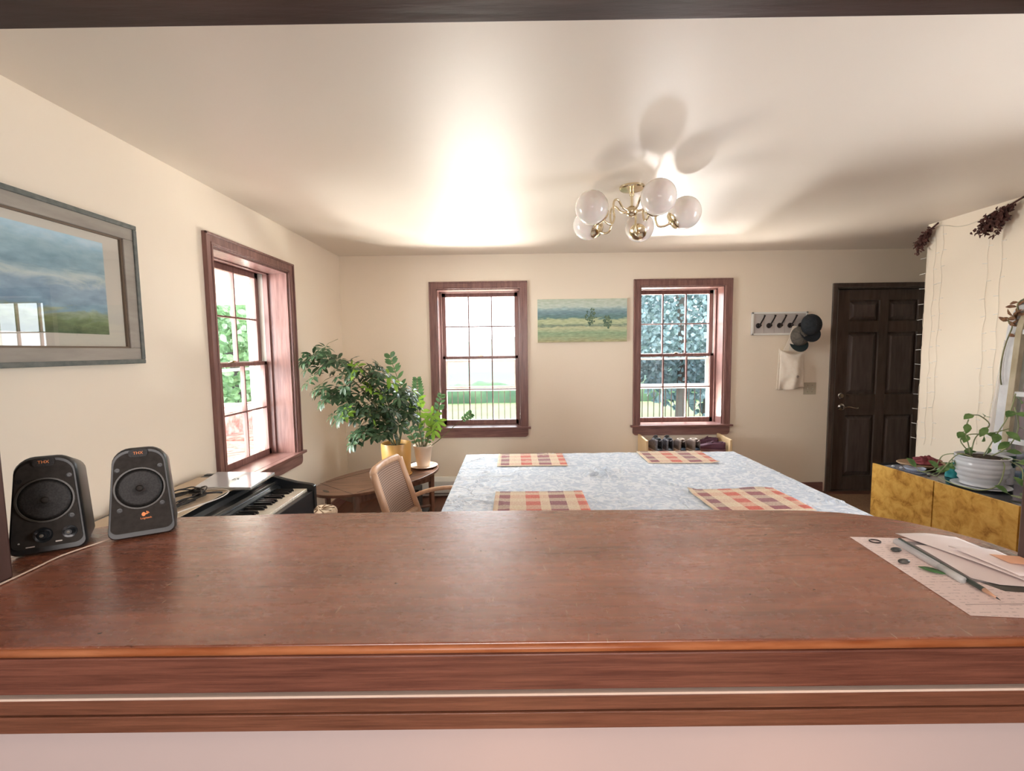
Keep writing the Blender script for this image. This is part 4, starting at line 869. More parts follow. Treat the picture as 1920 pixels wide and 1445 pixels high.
# ------------------------------------------------------------------ chandelier
HX, HY, HZ = .705, 2.718, 2.275
t = thing('chandelier', 'brass ceiling light with five opal glass globes on curving arms', 'chandelier', (HX, HY, ZC))
MB().lathe([(.072, 0), (.072, -.010), (.066, -.016), (.012, -.018), (.012, -.03), (.001, -.03)], (HX, HY, ZC), n=40).build('canopy', m_brass, t, smooth='auto')
MB().tube([(HX, HY, ZC-.015), (HX, HY, HZ+.02)], .0085, n=14).lathe([(.013, -.01), (.015, 0), (.013, .01)], (HX, HY, ZC-.04), n=16).build('stem', m_brass, t, smooth='auto')
MB().sphere((HX, HY, HZ), .035, 24, (1, 1, .92)).build('hub', m_brass, t, smooth=True)
for k in range(5):
    a = radians(-78+72*k); c, s = cos(a), sin(a); ga = .30; gz = 2.255+(.006 if k == 0 else 0); R = .091
    G = Vector((HX+ga*c, HY+ga*s, gz)); ax = Vector((c*.80, s*.80, .52)).normalized()    # globe axis tilts out and up
    cup = G-ax*(R-.006)
    q = lambda r, h: (HX+r*c, HY+r*s, HZ+h)
    pts = spline([q(.03, .0), q(.07, .012), q(.105, .048), q(.135, .040), q(.142, -.005), q(.135, -.050), q(.150, -.088), q(.180, -.092), tuple(cup-ax*.030), tuple(cup-ax*.008)], 6)
    arm = MB().tube(pts, .0064, n=10).build('arm', m_brass, t, smooth=True)
    MB().lathe([(.010, -.020), (.012, -.012), (.046, -.004), (.053, .005), (.052, .009), (.02, .006), (.001, .006)], cup, axis=ax, n=30).build('cup', m_brass, arm, smooth='auto')
    MB().sphere(G, R, 36).build('globe', m_globe, t, smooth=True)

# ------------------------------------------------------------------ digital piano against the left wall
PX0, PY1 = XL+.02, 2.425
t = thing('digital_piano', 'black digital piano with open keyboard standing against the left wall', 'piano', (-1.4, 1.75, 0))
PYa = 1.02
prof = [(PX0, .60), (PX0, .83), (-1.36, .83), (-1.30, .815), (-1.18, .783), (-1.10, .770), (-1.082, .760), (-1.082, .64), (-1.10, .62)]
for y in (PY1, PYa+.03): MB().prism(prof, y-.03, y, 'y').build('cheek', m_piano, t, bevel=.004) if False else None
def xz_prism(mb, prof, y0, y1):
    n = len(prof); vs = [(x, y0, z) for x, z in prof]+[(x, y1, z) for x, z in prof]
    return mb.add(vs, [tuple(range(n)), tuple(range(2*n-1, n-1, -1))]+[(i, n+i, n+(i+1) % n, (i+1) % n) for i in range(n)])
for y in (PY1, PYa+.03): xz_prism(MB(), prof, y-.03, y).build('cheek', m_piano, t, bevel=.004)
xz_prism(MB(), [(PX0, .60), (PX0, .825), (-1.385, .825), (-1.37, .815), (-1.34, .808), (-1.33, .790), (-1.30, .787), (-1.285, .770), (-1.262, .765), (-1.262, .60)], PYa+.03, PY1-.03).build('body', m_piano, t, bevel=.002)
MB().box(-1.385, PYa+.03, .8155, -1.378, PY1-.03, .828).box(-1.292, PYa+.03, .776, -1.288, PY1-.03, .789).build('trim_line', m_silver, t)
MB().box(-1.262, PYa+.03, .60, -1.09, PY1-.03, .715).box(-1.115, PYa+.03, .60, -1.088, PY1-.03, .738).build('keybed', m_piano, t, bevel=.003)
MB().box(PX0+.02, PYa+.05, 0, PX0+.06, PY1-.05, .60).build('back_panel', m_piano, t)
for y in (PY1-.06, PYa+.03): MB().box(-1.6, y, 0, -1.14, y+.03, .60).build('leg_panel', m_piano, t, bevel=.004)
kw = .0236; ky = PY1-.034; nk = 0
for k in range(52):
    y1 = ky-k*kw; y0 = y1-kw+.0012
    if y0 < PYa+.04: break
    MB().box(-1.258, y0, .716, -1.118, y1, .750).build('white_key', m_key_w, t, bevel=.0015, seg=1)
    if k % 7 in (0, 1, 2, 4, 5) and k > 0 or k in (1,):
        pass
    # seen from the treble end: B A G F | E D C ; black keys between C-D, D-E, F-G, G-A, A-B
    note = (0 - k) % 7          # top key is C
    if note in (1, 2, 4, 5, 6) and k > 0:
        MB().add([(-1.258, y0-.0055, .750), (-1.168, y0-.0055, .750), (-1.168, y0+.0055, .750), (-1.258, y0+.0055, .750), (-1.258, y0-.0045, .763), (-1.174, y0-.0045, .763), (-1.174, y0+.0045, .763), (-1.258, y0+.0045, .763)],
                 [(4, 5, 6, 7), (0, 1, 5, 4), (1, 2, 6, 5), (2, 3, 7, 6), (3, 0, 4, 7)]).build('black_key', m_key_b, t, bevel=.001, seg=1)
PT = .831
tag(MB().prism([(-1.66, 2.33), (-1.63, 1.62), (-1.33, 1.60), (-1.35, 2.08), (-1.28, 2.30)], PT, PT+.004).build('music_folder', pmat('cream_folder', (.62, .50, .36), (.68, .56, .43), (6, 6, 6), rough=.6)), 'flat cream coloured folder lying on the piano under the shiny panel', 'folder')
t = thing('laptop', 'closed pale silver laptop reflecting the window, on top of the piano', 'laptop', (-1.41, 2.22, PT+.004))
MB().prism([(-1.585, 2.375), (-1.52, 2.105), (-1.24, 2.085), (-1.265, 2.350)], PT+.006, PT+.014).build('base', m_silver, t, bevel=.002)
MB().prism([(-1.585, 2.375), (-1.52, 2.105), (-1.24, 2.085), (-1.265, 2.350)], PT+.0145, PT+.021).build('lid', mat('glossy_silver_lid', (.74, .78, .84), .10, .35), t, bevel=.002)
mb = MB()
for k in range(5): mb.sphere((-1.395+.012*cos(k*1.3), 2.225+.012*sin(k*1.3), PT+.0215), .006, 8, (1, .6, .15))
mb.build('lid_mark', mat('dark_mark', (.10, .11, .13), .4), t, smooth=True)
rc = random.Random(5); mb = MB()
c0 = Vector((-1.47, 1.93, PT+.006))
for k in range(9):
    a0 = rc.uniform(0, pi); pts = []
    for j in range(13):
        a = j/12*2*pi; rx, ry = .070+rc.uniform(-.02, .02), .13+rc.uniform(-.02, .02)
        pts.append((c0.x+rx*cos(a+a0)+rc.uniform(-.012, .012), c0.y+ry*sin(a+a0), c0.z+.003+.004*k*rc.random()+.006*rc.random()))
    pts.append(pts[0]); mb.tube(spline(pts, 4), .0030, n=6)
mb.tube(spline([(-1.42, 1.95, PT+.03), (-1.36, 2.0, PT+.025), (-1.34, 2.03, PT+.015)], 4), .0045, n=8)
tag(mb.build('black_cable_bundle', m_cable_b, smooth=True), 'tangled coil of thin black cable on top of the piano', 'cable')
tag(MB().tube(spline([(-1.50, 2.07, PT+.012), (-1.42, 2.085, PT+.014), (-1.33, 2.06, PT+.013), (-1.32, 1.98, PT+.006), (-1.36, 1.85, PT+.006), (-1.40, 1.70, PT+.005), (-1.42, 1.55, PT+.005)], 8), .0028, n=8).build('white_cable', m_cable_w, smooth=True), 'thin white cable curving over the front of the piano top', 'cable')
# little woven stool top just showing above the counter
t = thing('woven_stool', 'round pale wicker stool at the right of the piano', 'stool', (-1.235, 2.80, 0))
MB().lathe([(.001, .49), (.07, .492), (.098, .485), (.105, .468), (.085, .30), (.10, .02), (.095, 0)], (-1.235, 2.80, 0), n=36).build('woven_body', pmat('pale_wicker', (.55, .40, .27), (.75, .62, .48), (60, 60, 60), rough=.8, bump=.6), t, smooth=True)
mb = MB()
for k in range(10):
    a = k*pi/5; mb.tube([(-1.235+.02*cos(a), 2.80+.02*sin(a), .494), (-1.235+.088*cos(a+.3), 2.80+.088*sin(a+.3), .492)], .0035, n=6)
mb.build('top_weave', mat('dark_gap', (.25, .16, .10), .8), t)

# ------------------------------------------------------------------ oval coffee table with plants
TCx, TCy, TA, TB, TH = -1.09, 3.64, .56, .315, .46
th = atan2(.78, .62); ca, sa = cos(th), sin(th)
def el(a, b, n=56, ox=0, oy=0): return [(TCx+a*cos(q)*ca-b*sin(q)*sa+ox, TCy+a*cos(q)*sa+b*sin(q)*ca+oy) for q in [k*2*pi/n for k in range(n)]]
t = thing('oval_coffee_table', 'low oval drop-leaf wooden table in the corner carrying two potted plants', 'side table', (TCx, TCy, 0))
tp = MB().prism(el(TA, TB), TH-.022, TH).build('tabletop', m_table_wood, t, bevel=.004)
L2 = lambda u, v: (TCx+u*ca-v*sa, TCy+u*sa+v*ca)
for s in (-1, 1):
    a, b = L2(s*.40, -.225), L2(s*.40, .225); MB().tube([(a[0], a[1], TH+.0002), (b[0], b[1], TH+.0002)], .0016, n=4).build('leaf_seam', m_iron, tp)
    cx, cy = L2(s*.48, 0)
    MB().prism([(cx+.040*cos(q)*(-sa)+.014*sin(q)*ca, cy+.040*cos(q)*ca+.014*sin(q)*sa) for q in [k*2*pi/16 for k in range(16)]], TH-.001, TH+.0008).build('handle_slot', m_cable_b, tp)
for s in (-1, 1):
    a, b = L2(-.36, s*.215), L2(.36, s*.215); MB().tube([(a[0], a[1], TH+.0002), (b[0], b[1], TH+.0002)], .0014, n=4).build('leaf_seam', m_iron, tp)
mb = MB(); c = [L2(-.36, -.20), L2(.36, -.20), L2(.36, .20), L2(-.36, .20)]
for i in range(4):
    p, q = Vector((*c[i], 0)), Vector((*c[(i+1) % 4], 0)); d = (q-p).normalized(); nn = Vector((-d.y, d.x, 0))*.010
    mb.add([p-nn+Vector((0, 0, TH-.085)), q-nn+Vector((0, 0, TH-.085)), q+nn+Vector((0, 0, TH-.085)), p+nn+Vector((0, 0, TH-.085)), p-nn+Vector((0, 0, TH-.02)), q-nn+Vector((0, 0, TH-.02)), q+nn+Vector((0, 0, TH-.02)), p+nn+Vector((0, 0, TH-.02))],
           [(0, 3, 2, 1), (4, 5, 6, 7), (0, 1, 5, 4), (1, 2, 6, 5), (2, 3, 7, 6), (3, 0, 4, 7)])
mb.build('apron', m_table_wood, t)
for x, y in c: MB().tube([(x, y, 0), (x, y, TH-.02)], [.019, .026], n=4).build('leg', m_table_wood, t)
for x, y in c[:2]: MB().tube([(x, y, .16), (TCx, TCy, .16)], .011, n=6).build('stretcher', m_table_wood, t)
mb = MB(); rr = random.Random(2)
def lump(u, v):
    a = u*2*pi; ph = v*pi/2; r = .16*(1+.25*noise.noise(Vector((cos(a)*1.5, sin(a)*1.5, v*3))))
    return (-1.22+r*1.25*sin(ph)*cos(a), 3.38+r*sin(ph)*sin(a), .002+.22*cos(ph)*(1+.3*noise.noise(Vector((a, v*3, 5)))))
tag(MB().grid(lump, 30, 14).build('draped_blanket', pmat('dark_olive_cloth', (.045, .038, .028), (.10, .085, .065), (9, 9, 9), rough=.9), smooth=True), 'dark olive blanket heaped on the floor under the oval table', 'blanket')
tag(MB().box(-.93, 3.98, 0, -.86, 4.14, .24).box(-.86, 3.98, 0, -.79, 4.14, .03).build('storage_box', mat('near_black_board', (.02, .022, .022), .5), bevel=.003), 'small black box standing on the floor behind the table leg', 'box')

def tube_leafy(mbS, mbL, pts, r, leaves): pass
# umbrella plant
PCx, PCy = -.975, 3.70
t = thing('umbrella_plant', 'large dark green umbrella plant in an ochre pot, leaning toward the left wall', 'potted plant', (PCx, PCy, TH))
MB().lathe([(.100, 0), (.112, .004), (.122, .26), (.119, .268), (.113, .266), (.110, .235), (.001, .232)], (PCx, PCy, TH+.001), n=48).build('pot', m_yellow, t, smooth='auto')
MB().lathe([(.110, .236), (.06, .246), (.001, .248)], (PCx, PCy, TH), n=24).build('soil', m_soil, t, smooth=True)
MB().lathe([(.118, 0), (.124, .004), (.124, .010), (.1, .010)], (PCx, PCy, TH+.0005), n=40).build('pot_saucer', m_yellow, t, smooth='auto')
stems = MB(); lv = MB(); ly = MB(); rr = random.Random(11)
trunk_tips = []
def whorl(mb, c, d, n, L, w, droop):
    d = Vector(d).normalized(); a = d.cross(Vector((0, 0, 1)))
    if a.length < .1: a = Vector((1, 0, 0))
    a.normalize(); b = d.cross(a)
    ph = rr.uniform(0, 2*pi)
    for k in range(n):
        q = ph+2*pi*k/n+rr.uniform(-.15, .15); o = (a*cos(q)+b*sin(q))*.85+d*.30+Vector((0, 0, -.30))
        st = Vector(c)+o.normalized()*.012; l = L*rr.uniform(.8, 1.1)
        mb.leaf(st, o, d+Vector((0, 0, .3)), l, w*rr.uniform(.85, 1.1), droop)
trunks = [
 [(-.985, 3.70, .69), (-1.02, 3.66, .85), (-1.10, 3.60, 1.05), (-1.22, 3.55, 1.22), (-1.37, 3.50, 1.36), (-1.50, 3.46, 1.46)],
 [(-.97, 3.71, .69), (-.98, 3.68, .88), (-1.02, 3.64, 1.08), (-1.10, 3.60, 1.24), (-1.20, 3.56, 1.36)],
 [(-.96, 3.69, .69), (-.95, 3.62, .82), (-1.0, 3.52, .93), (-1.10, 3.45, 1.0), (-1.22, 3.40, 1.02)],
 [(-.99, 3.72, .69), (-1.04, 3.70, .82), (-1.13, 3.66, .95), (-1.27, 3.60, 1.06), (-1.42, 3.53, 1.15)],
 [(-.96, 3.72, .69), (-.92, 3.72, .88), (-.90, 3.70, 1.02), (-.92, 3.66, 1.12)],
 [(-.98, 3.68, .69), (-1.0, 3.58, .78), (-1.06, 3.50, .82), (-1.14, 3.44, .82)]]
for tr in trunks:
    p = spline(tr, 6); stems.tube(p, [.0085-.004*i/len(p) for i in range(len(p))], n=8)
    m_ = len(p)
    for i in range(int(m_*.42) if tr is not trunks[5] else int(m_*.5), m_):
        for rep in range(2):
            c = p[i]; q = rr.uniform(0, 2*pi)
            side = Vector((cos(q)*.8, sin(q)*.55-.25, rr.uniform(-.15, .75))).normalized()
            ln = rr.uniform(.06, .15)
            e = c+side*ln+Vector((0, 0, -.01))
            if e.x < -1.60: e.x = -1.60
            stems.tube([c, c+side*ln*.5+Vector((0, 0, .008)), e], .0018, n=5)
            yng = rr.random() < .05
            whorl(ly if yng else lv, e, side+Vector((0, 0, .6)), rr.choice((6, 7, 8)), rr.uniform(.060, .088), .031, .25)
# outlying sprays on the left and below
for c in ((-1.52, 3.45, 1.30), (-1.57, 3.46, 1.25), (-1.50, 3.44, 1.20), (-1.56, 3.44, 1.42), (-1.44, 3.44, 1.12), (-1.33, 3.42, .98), (-1.22, 3.42, .86), (-1.20, 3.42, .80), (-1.38, 3.45, 1.00), (-1.47, 3.46, 1.48), (-1.57, 3.47, 1.36)):
    c = Vector(c); b = Vector((c.x+.12, c.y+.06, c.z+.10)); stems.tube([b, (b+c)/2+Vector((0, 0, .02)), c], .002, n=5)
    whorl(lv, c, (-.3, -.4, .6), 6, .075, .026, .4)
stems.build('stem', m_stem, t, smooth=True); lv.build('foliage', m_leaf, t, smooth=True)
for c in ((-1.0, 3.60, 1.28), (-.955, 3.58, 1.235), (-1.20, 3.48, 1.36)): whorl(ly, c, (.3, -.5, .4), 4, .085, .034, .6)
tag(ly.build('young_leaves', m_leaf_y, t, smooth=True), 'bright yellow-green young leaves')
# second plant
QX, QY = -.80, 3.93
tag(MB().lathe([(.07, 0), (.10, .004), (.125, .018), (.122, .020), (.098, .010), (.001, .008)], (QX, QY, TH+.001), n=40).build('saucer_dish', m_cream_pot, smooth='auto'), 'cream saucer plate under the smaller white plant pot', 'saucer')
t = thing('zz_plant', 'feathery upright plant in a small cream pot on a saucer', 'potted plant', (QX, QY, TH+.01))
prof = [(.054, 0)]+[(.056+.022*k/14+(.0012 if k % 2 else 0), .006+k*.0115) for k in range(15)]+[(.084, .170), (.084, .186), (.078, .186), (.075, .165), (.001, .163)]
MB().lathe(prof, (QX, QY, TH+.010), n=40).build('pot', m_cream_pot, t, smooth='auto')
MB().lathe([(.075, .168), (.001, .176)], (QX, QY, TH+.010), n=24).build('soil', m_soil, t)
stems = MB(); lz = MB(); ly = MB()
def frond(pts, n, L, w, start=.45, mb=None, r=.006):
    p = spline(pts, 8); m_ = len(p); stems.tube(p, [r*(1-.6*i/m_) for i in range(m_)], n=8)
    for k in range(n):
        f = start+(1-start)*k/(n-1); i = min(m_-2, int(f*(m_-1))); c = p[i]; d = (p[i+1]-p[i]).normalized()
        sd = d.cross(Vector((0, -1, 0.15))).normalized()
        for s in (-1, 1):
            (mb or lz).leaf(c, sd*s+d*.75+Vector((0, -.15, 0)), (0, -1, .3), L*(1-.35*abs(2*k/(n-1)-1)), w, .12)
z0 = TH+.165
frond([(-.82, 3.93, z0), (-.87, 3.92, .82), (-.93, 3.90, 1.05), (-1.01, 3.89, 1.30), (-1.05, 3.88, 1.45)], 13, .085, .032, .40)
frond([(-.80, 3.95, z0), (-.82, 3.98, .85), (-.84, 4.0, 1.05), (-.85, 4.0, 1.24)], 11, .07, .03, .55)
frond([(-.79, 3.92, z0), (-.73, 3.92, .78), (-.66, 3.91, .95), (-.62, 3.90, 1.10)], 8, .06, .03, .5)
frond([(-.77, 3.92, z0), (-.66, 3.90, .70), (-.50, 3.88, .84), (-.36, 3.86, .94)], 6, .05, .024, .80, r=.0045)
frond([(-.83, 3.90, z0), (-.87, 3.86, .74), (-.93, 3.82, .88)], 8, .06, .026, .35)
frond([(-.80, 3.89, z0), (-.80, 3.84, .76), (-.83, 3.80, .92)], 8, .06, .026, .35)
frond([(-.78, 3.90, z0), (-.73, 3.87, .74), (-.70, 3.85, .86)], 8, .055, .026, .35)
for c, n in (((-.83, 3.86, 1.06), 7), ((-.80, 3.84, .97), 6), ((-.70, 3.86, .93), 6), ((-.66, 3.85, .88), 7), ((-.69, 3.84, .81), 7), ((-.76, 3.85, .90), 4)):
    c = Vector(c); stems.tube([(-.79, 3.91, z0), ((-.79+c.x)/2-.01, 3.88, (z0+c.z)/2), c], .0028, n=6); whorl(ly, c, (.15, -.8, .4), n, .085, .034, .15)
stems.build('stem', m_stem, t, smooth=True); lz.build('fronds', m_leaf_z, t, smooth=True)
tag(ly.build('young_leaves', m_leaf_y, t, smooth=True), 'bright yellow-green star shaped leaves')

# ------------------------------------------------------------------ burl cabinet on the right
CZ = .60; cx0, cx1 = 2.685, 3.235; cy1 = 3.345
t = thing('burl_cabinet', 'low golden burl veneer cabinet with a glossy black top along the right wall', 'cabinet', (2.95, 2.6, 0))
def skew(y): return cx0+(cy1-y)*.045     # front runs a little askew
def quad(mb, y0, y1, z0, z1, d0, d1):
    vs = [(skew(y0)+d0, y0, z0), (skew(y1)+d0, y1, z0), (skew(y1)+d1, y1, z0), (skew(y0)+d1, y0, z0)]
    vs += [(a, b, z1) for a, b, _ in vs]
    return mb.add(vs, [(0, 3, 2, 1), (4, 5, 6, 7), (0, 1, 5, 4), (1, 2, 6, 5), (2, 3, 7, 6), (3, 0, 4, 7)])
cya = 1.45
MB().add([(skew(cya)+.02, cya, .06), (skew(cy1)+.02, cy1-.002, .06), (cx1, cy1-.002, .06), (cx1, cya, .06), (skew(cya)+.02, cya, CZ-.02), (skew(cy1)+.02, cy1-.002, CZ-.02), (cx1, cy1-.002, CZ-.02), (cx1, cya, CZ-.02)],
         [(0, 3, 2, 1), (4, 5, 6, 7), (0, 1, 5, 4), (1, 2, 6, 5), (2, 3, 7, 6), (3, 0, 4, 7)]).build('carcass', m_black, t)
MB().add([(skew(cya)+.012, cya-.002, CZ-.02), (skew(cy1)+.012, cy1, CZ-.02), (cx1+.004, cy1, CZ-.02), (cx1+.004, cya-.002, CZ-.02), (skew(cya)+.012, cya-.002, CZ), (skew(cy1)+.012, cy1, CZ), (cx1+.004, cy1, CZ), (cx1+.004, cya-.002, CZ)],
         [(0, 3, 2, 1), (4, 5, 6, 7), (0, 1, 5, 4), (1, 2, 6, 5), (2, 3, 7, 6), (3, 0, 4, 7)]).build('top', m_black, t)
ys = [3.345, 2.868, 2.39, 1.92, 1.45]
for i in range(4): quad(MB(), ys[i+1]+.004, ys[i]-.004, .065, CZ+.001, -.004, .012).build('door', m_burl, t, bevel=.001)
MB().box(cx0+.06, cya+.03, 0, cx1-.02, cy1-.03, .062).build('plinth', m_black, t)
# pothos
GX, GY, GR = 2.880, 2.75, .130
t = thing('pothos_plant', 'trailing pothos in a ribbed white pot on the burl cabinet', 'potted plant', (GX, GY, CZ))
prof = [(.085, 0), (.098, .004)]+[(.092+.032*sin(k/16*pi*.62)+.0042*cos(k*pi/1.5), .006+k*.0105) for k in range(17)]+[(.125, .176), (.127, .184), (.119, .184), (.115, .165), (.001, .162)]
MB().lathe(prof, (GX, GY, CZ+.012), n=56).build('pot', m_whiteceramic, t, smooth=True)
MB().lathe([(.09, 0), (.125, .003), (.138, .012), (.134, .014), (.1, .007), (.001, .006)], (GX, GY, CZ+.001), n=40).build('saucer', m_whiteceramic, t, smooth='auto')
MB().lathe([(.113, .172), (.06, .182), (.001, .182)], (GX, GY, CZ+.012), n=24).build('soil', m_soil, t, smooth=True)
stems = MB(); lp = MB(); rp = random.Random(21)
vines = [[(GX-.05, GY+.02, .78), (GX-.09, GY+.0, .86), (GX-.115, GY, .95), (GX-.10, GY, 1.02)],
 [(GX-.02, GY+.05, .78), (GX-.02, GY+.03, .90), (GX+.03, GY+.0, .98), (GX-.03, GY, 1.04), (GX-.10, GY-.02, 1.05)],
 [(GX+.0, GY, .78), (GX+.04, GY-.03, .92), (GX+.08, GY-.06, 1.06), (GX+.12, GY-.05, 1.18)],
 [(GX+.03, GY+.0, .78), (GX+.10, GY-.05, .86), (GX+.14, GY-.06, .98), (GX+.12, GY-.05, 1.10)],
 [(GX-.08, GY-.02, .79), (GX-.13, GY+.02, .80), (GX-.155, GY+.08, .70), (GX-.15, GY+.13, .635), (GX-.12, GY+.20, .622), (GX-.13, GY+.29, .625)],
 [(GX-.06, GY+.08, .79), (GX-.10, GY+.15, .76), (GX-.10, GY+.2, .66), (GX-.14, GY+.24, .63)],
 [(GX+.02, GY-.09, .79), (GX-.03, GY-.155, .76), (GX-.07, GY-.165, .66), (GX-.12, GY-.12, .616), (GX-.145, GY-.03, .612), (GX-.135, GY+.06, .612), (GX-.10, GY+.17, .614)],
 [(GX+.08, GY-.05, .79), (GX+.10, GY-.15, .78), (GX+.06, GY-.22, .68), (GX+.01, GY-.27, .62), (GX-.05, GY-.22, .616), (GX-.04, GY-.30, .615)],
 [(GX+.05, GY-.07, .79), (GX+.05, GY-.17, .76), (GX+.02, GY-.22, .66), (GX+.03, GY-.30, .62)],
 [(GX-.03, GY+.02, .78), (GX-.11, GY+.03, .88), (GX-.06, GY+.03, .92), (GX+.03, GY+.0, .93), (GX+.1, GY-.05, .97)]]
for vi, v in enumerate(vines):
    p = spline(v, 7); stems.tube(p, .0034, n=6)
    for i in range(4, len(p), 5 if vi in (0, 1, 2, 3, 9) else 6):
        if vi == 6 and i > 6: continue
        c = p[i]; q = rp.uniform(0, 2*pi); d = Vector((cos(q)*.7, sin(q)*.6-.3, rp.uniform(-.3, .4)))
        if c.z < .68: d.z = abs(d.z)+.3
        e = c+d*.035; stems.tube([c, e], .0018, n=5)
        lp.leaf(e, d+Vector((0, 0, -.25 if c.z > .68 else .1)), (-.4, -.6, .8), rp.uniform(.055, .080), rp.uniform(.036, .048), .25, .15)
stems.build('vine', leafmat('pale_vine', (.22, .26, .12), (.34, .38, .20), trans=0), t, smooth=True); lp.build('leaves', m_leaf_p, t, smooth=True)
# tray and cloths
tr = [(2.945+.155*cos(q)-.02*sin(q), 3.215+.115*sin(q)) for q in [k*2*pi/30 for k in range(30)]]
mb = MB(); n = 30; vs = [(2.95+(x-2.95)*.85, 3.215+(y-3.215)*.85, CZ+.012) for x, y in tr]+[(x, y, CZ+.030) for x, y in tr]
mb.add(vs, [tuple(range(n))]+[(i, (i+1) % n, n+(i+1) % n, n+i) for i in range(n)])
tag(mb.build('wooden_tray', pmat('tray_wood', (.28, .17, .09), (.42, .28, .16), (9, 9, 9), rough=.5), solid=.006), 'shallow oval wooden tray at the far end of the cabinet', 'tray')
def crumple(cx, cy, cz, rx, ry, rz, sd, amp=.35):
    def f(u, v):
        a = u*2*pi; ph = .05+v*(pi/2-.05); k = 1+amp*noise.noise(Vector((cos(a)*2.2+sd, sin(a)*2.2, v*4)))
        return (cx+rx*k*sin(ph)*cos(a), cy+ry*k*sin(ph)*sin(a), cz+max(.0, rz*cos(ph)*(1+amp*1.4*noise.noise(Vector((a*1.5, v*4, sd))))))
    return MB().grid(f, 34, 14)
tag(crumple(2.97, 3.22, CZ+.028, .085, .07, .042, 3, .5).build('maroon_cloth', m_maroon, smooth=True), 'crumpled maroon cloth lying in the wooden tray', 'cloth')
m_str = mat('striped_cloth', (.1, .1, .12), .8); N, L = nodes(m_str); tcx = N.new('ShaderNodeTexCoord'); wv = N.new('ShaderNodeTexWave'); wv.inputs['Scale'].default_value = 22; wv.inputs['Distortion'].default_value = 1; wv.bands_direction = 'Y'; L.new(tcx.outputs['Object'], wv.inputs['Vector'])
crr = N.new('ShaderNodeValToRGB'); crr.color_ramp.elements[0].position = .45; crr.color_ramp.elements[0].color = (.04, .06, .075, 1); crr.color_ramp.elements[1].position = .55; crr.color_ramp.elements[1].color = (.30, .36, .38, 1); L.new(wv.outputs['Fac'], crr.inputs[0]); L.new(crr.outputs[0], bsdf(m_str).inputs['Base Color'])
tag(crumple(3.125, 3.03, CZ+.002, .075, .08, .065, 8, .3).build('striped_cloth', m_str, smooth=True), 'dark striped folded cloth against the wall beside the tray', 'cloth')
tag(crumple(2.915, 2.955, CZ+.002, .045, .045, .088, 5, .25).build('teal_pouch', m_teal, smooth=True), 'small teal cloth pouch beside the ribbed white pot', 'pouch')
tag(MB().lathe([(.001, .002), (.045, .002), (.060, .022), (.062, .024), (.050, .006), (.001, .005)], (2.80, 3.12, CZ), n=30).build('glass_dish', mat('pale_blue_glass', (.55, .60, .75), .08, Alpha=.75), smooth=True), 'small pale glass dish near the front edge of the cabinet', 'dish')
tag(MB().prism([(2.70, 3.26), (2.745, 3.02), (2.86, 3.05), (2.82, 3.29)], CZ+.0008, CZ+.0025).build('plastic_sheet', mat('clear_grey_sheet', (.40, .42, .50), .12, Alpha=.5)), 'flat grey plastic sheet under the glass dish', 'plastic sheet')
for x, y, q in ((2.725, 3.21, .3), (2.748, 3.17, .8), (2.79, 3.00, 1.3)):
    tag(MB().sphere((x, y, CZ+.010), .009, 12, (1.3, .7, .9)).build('pebble', m_whiteceramic, smooth=True), {.3: 'tiny pale pebble nearest the far corner of the cabinet', .8: 'tiny pale pebble second from the cabinet corner', 1.3: 'tiny pale pebble beyond the glass dish, closer to the trailing leaves'}[q], 'pebble', 'pebbles on the cabinet')
tag(MB().grid(lambda u, v: (2.97+.07*u+.02*noise.noise(Vector((u*3, v*3, 1))), 2.90+.10*v, CZ+.105+.018*noise.noise(Vector((u*4, v*4, 9)))-.10*abs(2*v-1)**3), 12, 12).build('cellophane', m_film, smooth=False), 'crinkled clear cellophane behind the teal pouch', 'plastic wrap')
t = thing('striped_mug', 'white mug with a dark green band behind the pothos', 'mug', (3.085, 2.80, CZ))
MB().lathe([(.036, 0), (.038, .003), (.040, .205), (.036, .205), (.034, .01), (.001, .008)], (3.085, 2.80, CZ+.001), n=28).build('body', m_whiteceramic, t, smooth='auto')
MB().lathe([(.0405, .11), (.0412, .115), (.0412, .18), (.0405, .185)], (3.085, 2.80, CZ+.001), n=28).build('green_band', mat('dark_green_glaze', (.015, .06, .045), .3), t, smooth='auto')
# old window-frame mirror leaning on the right wall
t = thing('window_frame_mirror', 'old arched white and tan window-frame mirror leaning against the right wall', 'mirror', (3.2, 2.7, CZ))
my0, my1 = 2.26, 2.93; ms = .20; MZ = 1.55
def lean(y, z, d=0): return (3.262-.085*(1-(z-CZ)/1.5)-d, y, z)
def bar(mb, pts, w, d0, d1):
    pts = [Vector((0, p[0], p[1])) for p in pts]; m_ = len(pts); vs = []
    for i, p in enumerate(pts):
        d = (pts[min(i+1, m_-1)]-pts[max(i-1, 0)]).normalized(); nn = Vector((0, -d.z, d.y))*w/2
        for q, dd in ((p-nn, d0), (p+nn, d0), (p+nn, d1), (p-nn, d1)): vs.append(lean(q.y, q.z, dd))
    fs = [(i*4+k, i*4+(k+1) % 4, (i+1)*4+(k+1) % 4, (i+1)*4+k) for i in range(m_-1) for k in range(4)]+[(0, 1, 2, 3), ((m_-1)*4+3, (m_-1)*4+2, (m_-1)*4+1, (m_-1)*4)]
    return mb.add(vs, fs)
cyy = (my0+my1)/2; hr = (my1-my0)/2
arch = [(my1, CZ+.01), (my1, .9), (my1, 1.2), (my1, MZ)]+[(cyy+hr*cos(k*pi/16), MZ+hr*.95*sin(k*pi/16)) for k in range(1, 16)]+[(my0, MZ), (my0, 1.2), (my0, .9), (my0, CZ+.01)]
bar(MB(), arch, .065, -.004, .030).build('outer_frame', pmat('chipped_white_paint', (.62, .62, .64), (.74, .74, .76), (12, 12, 12), rough=.6), t, bevel=.003)
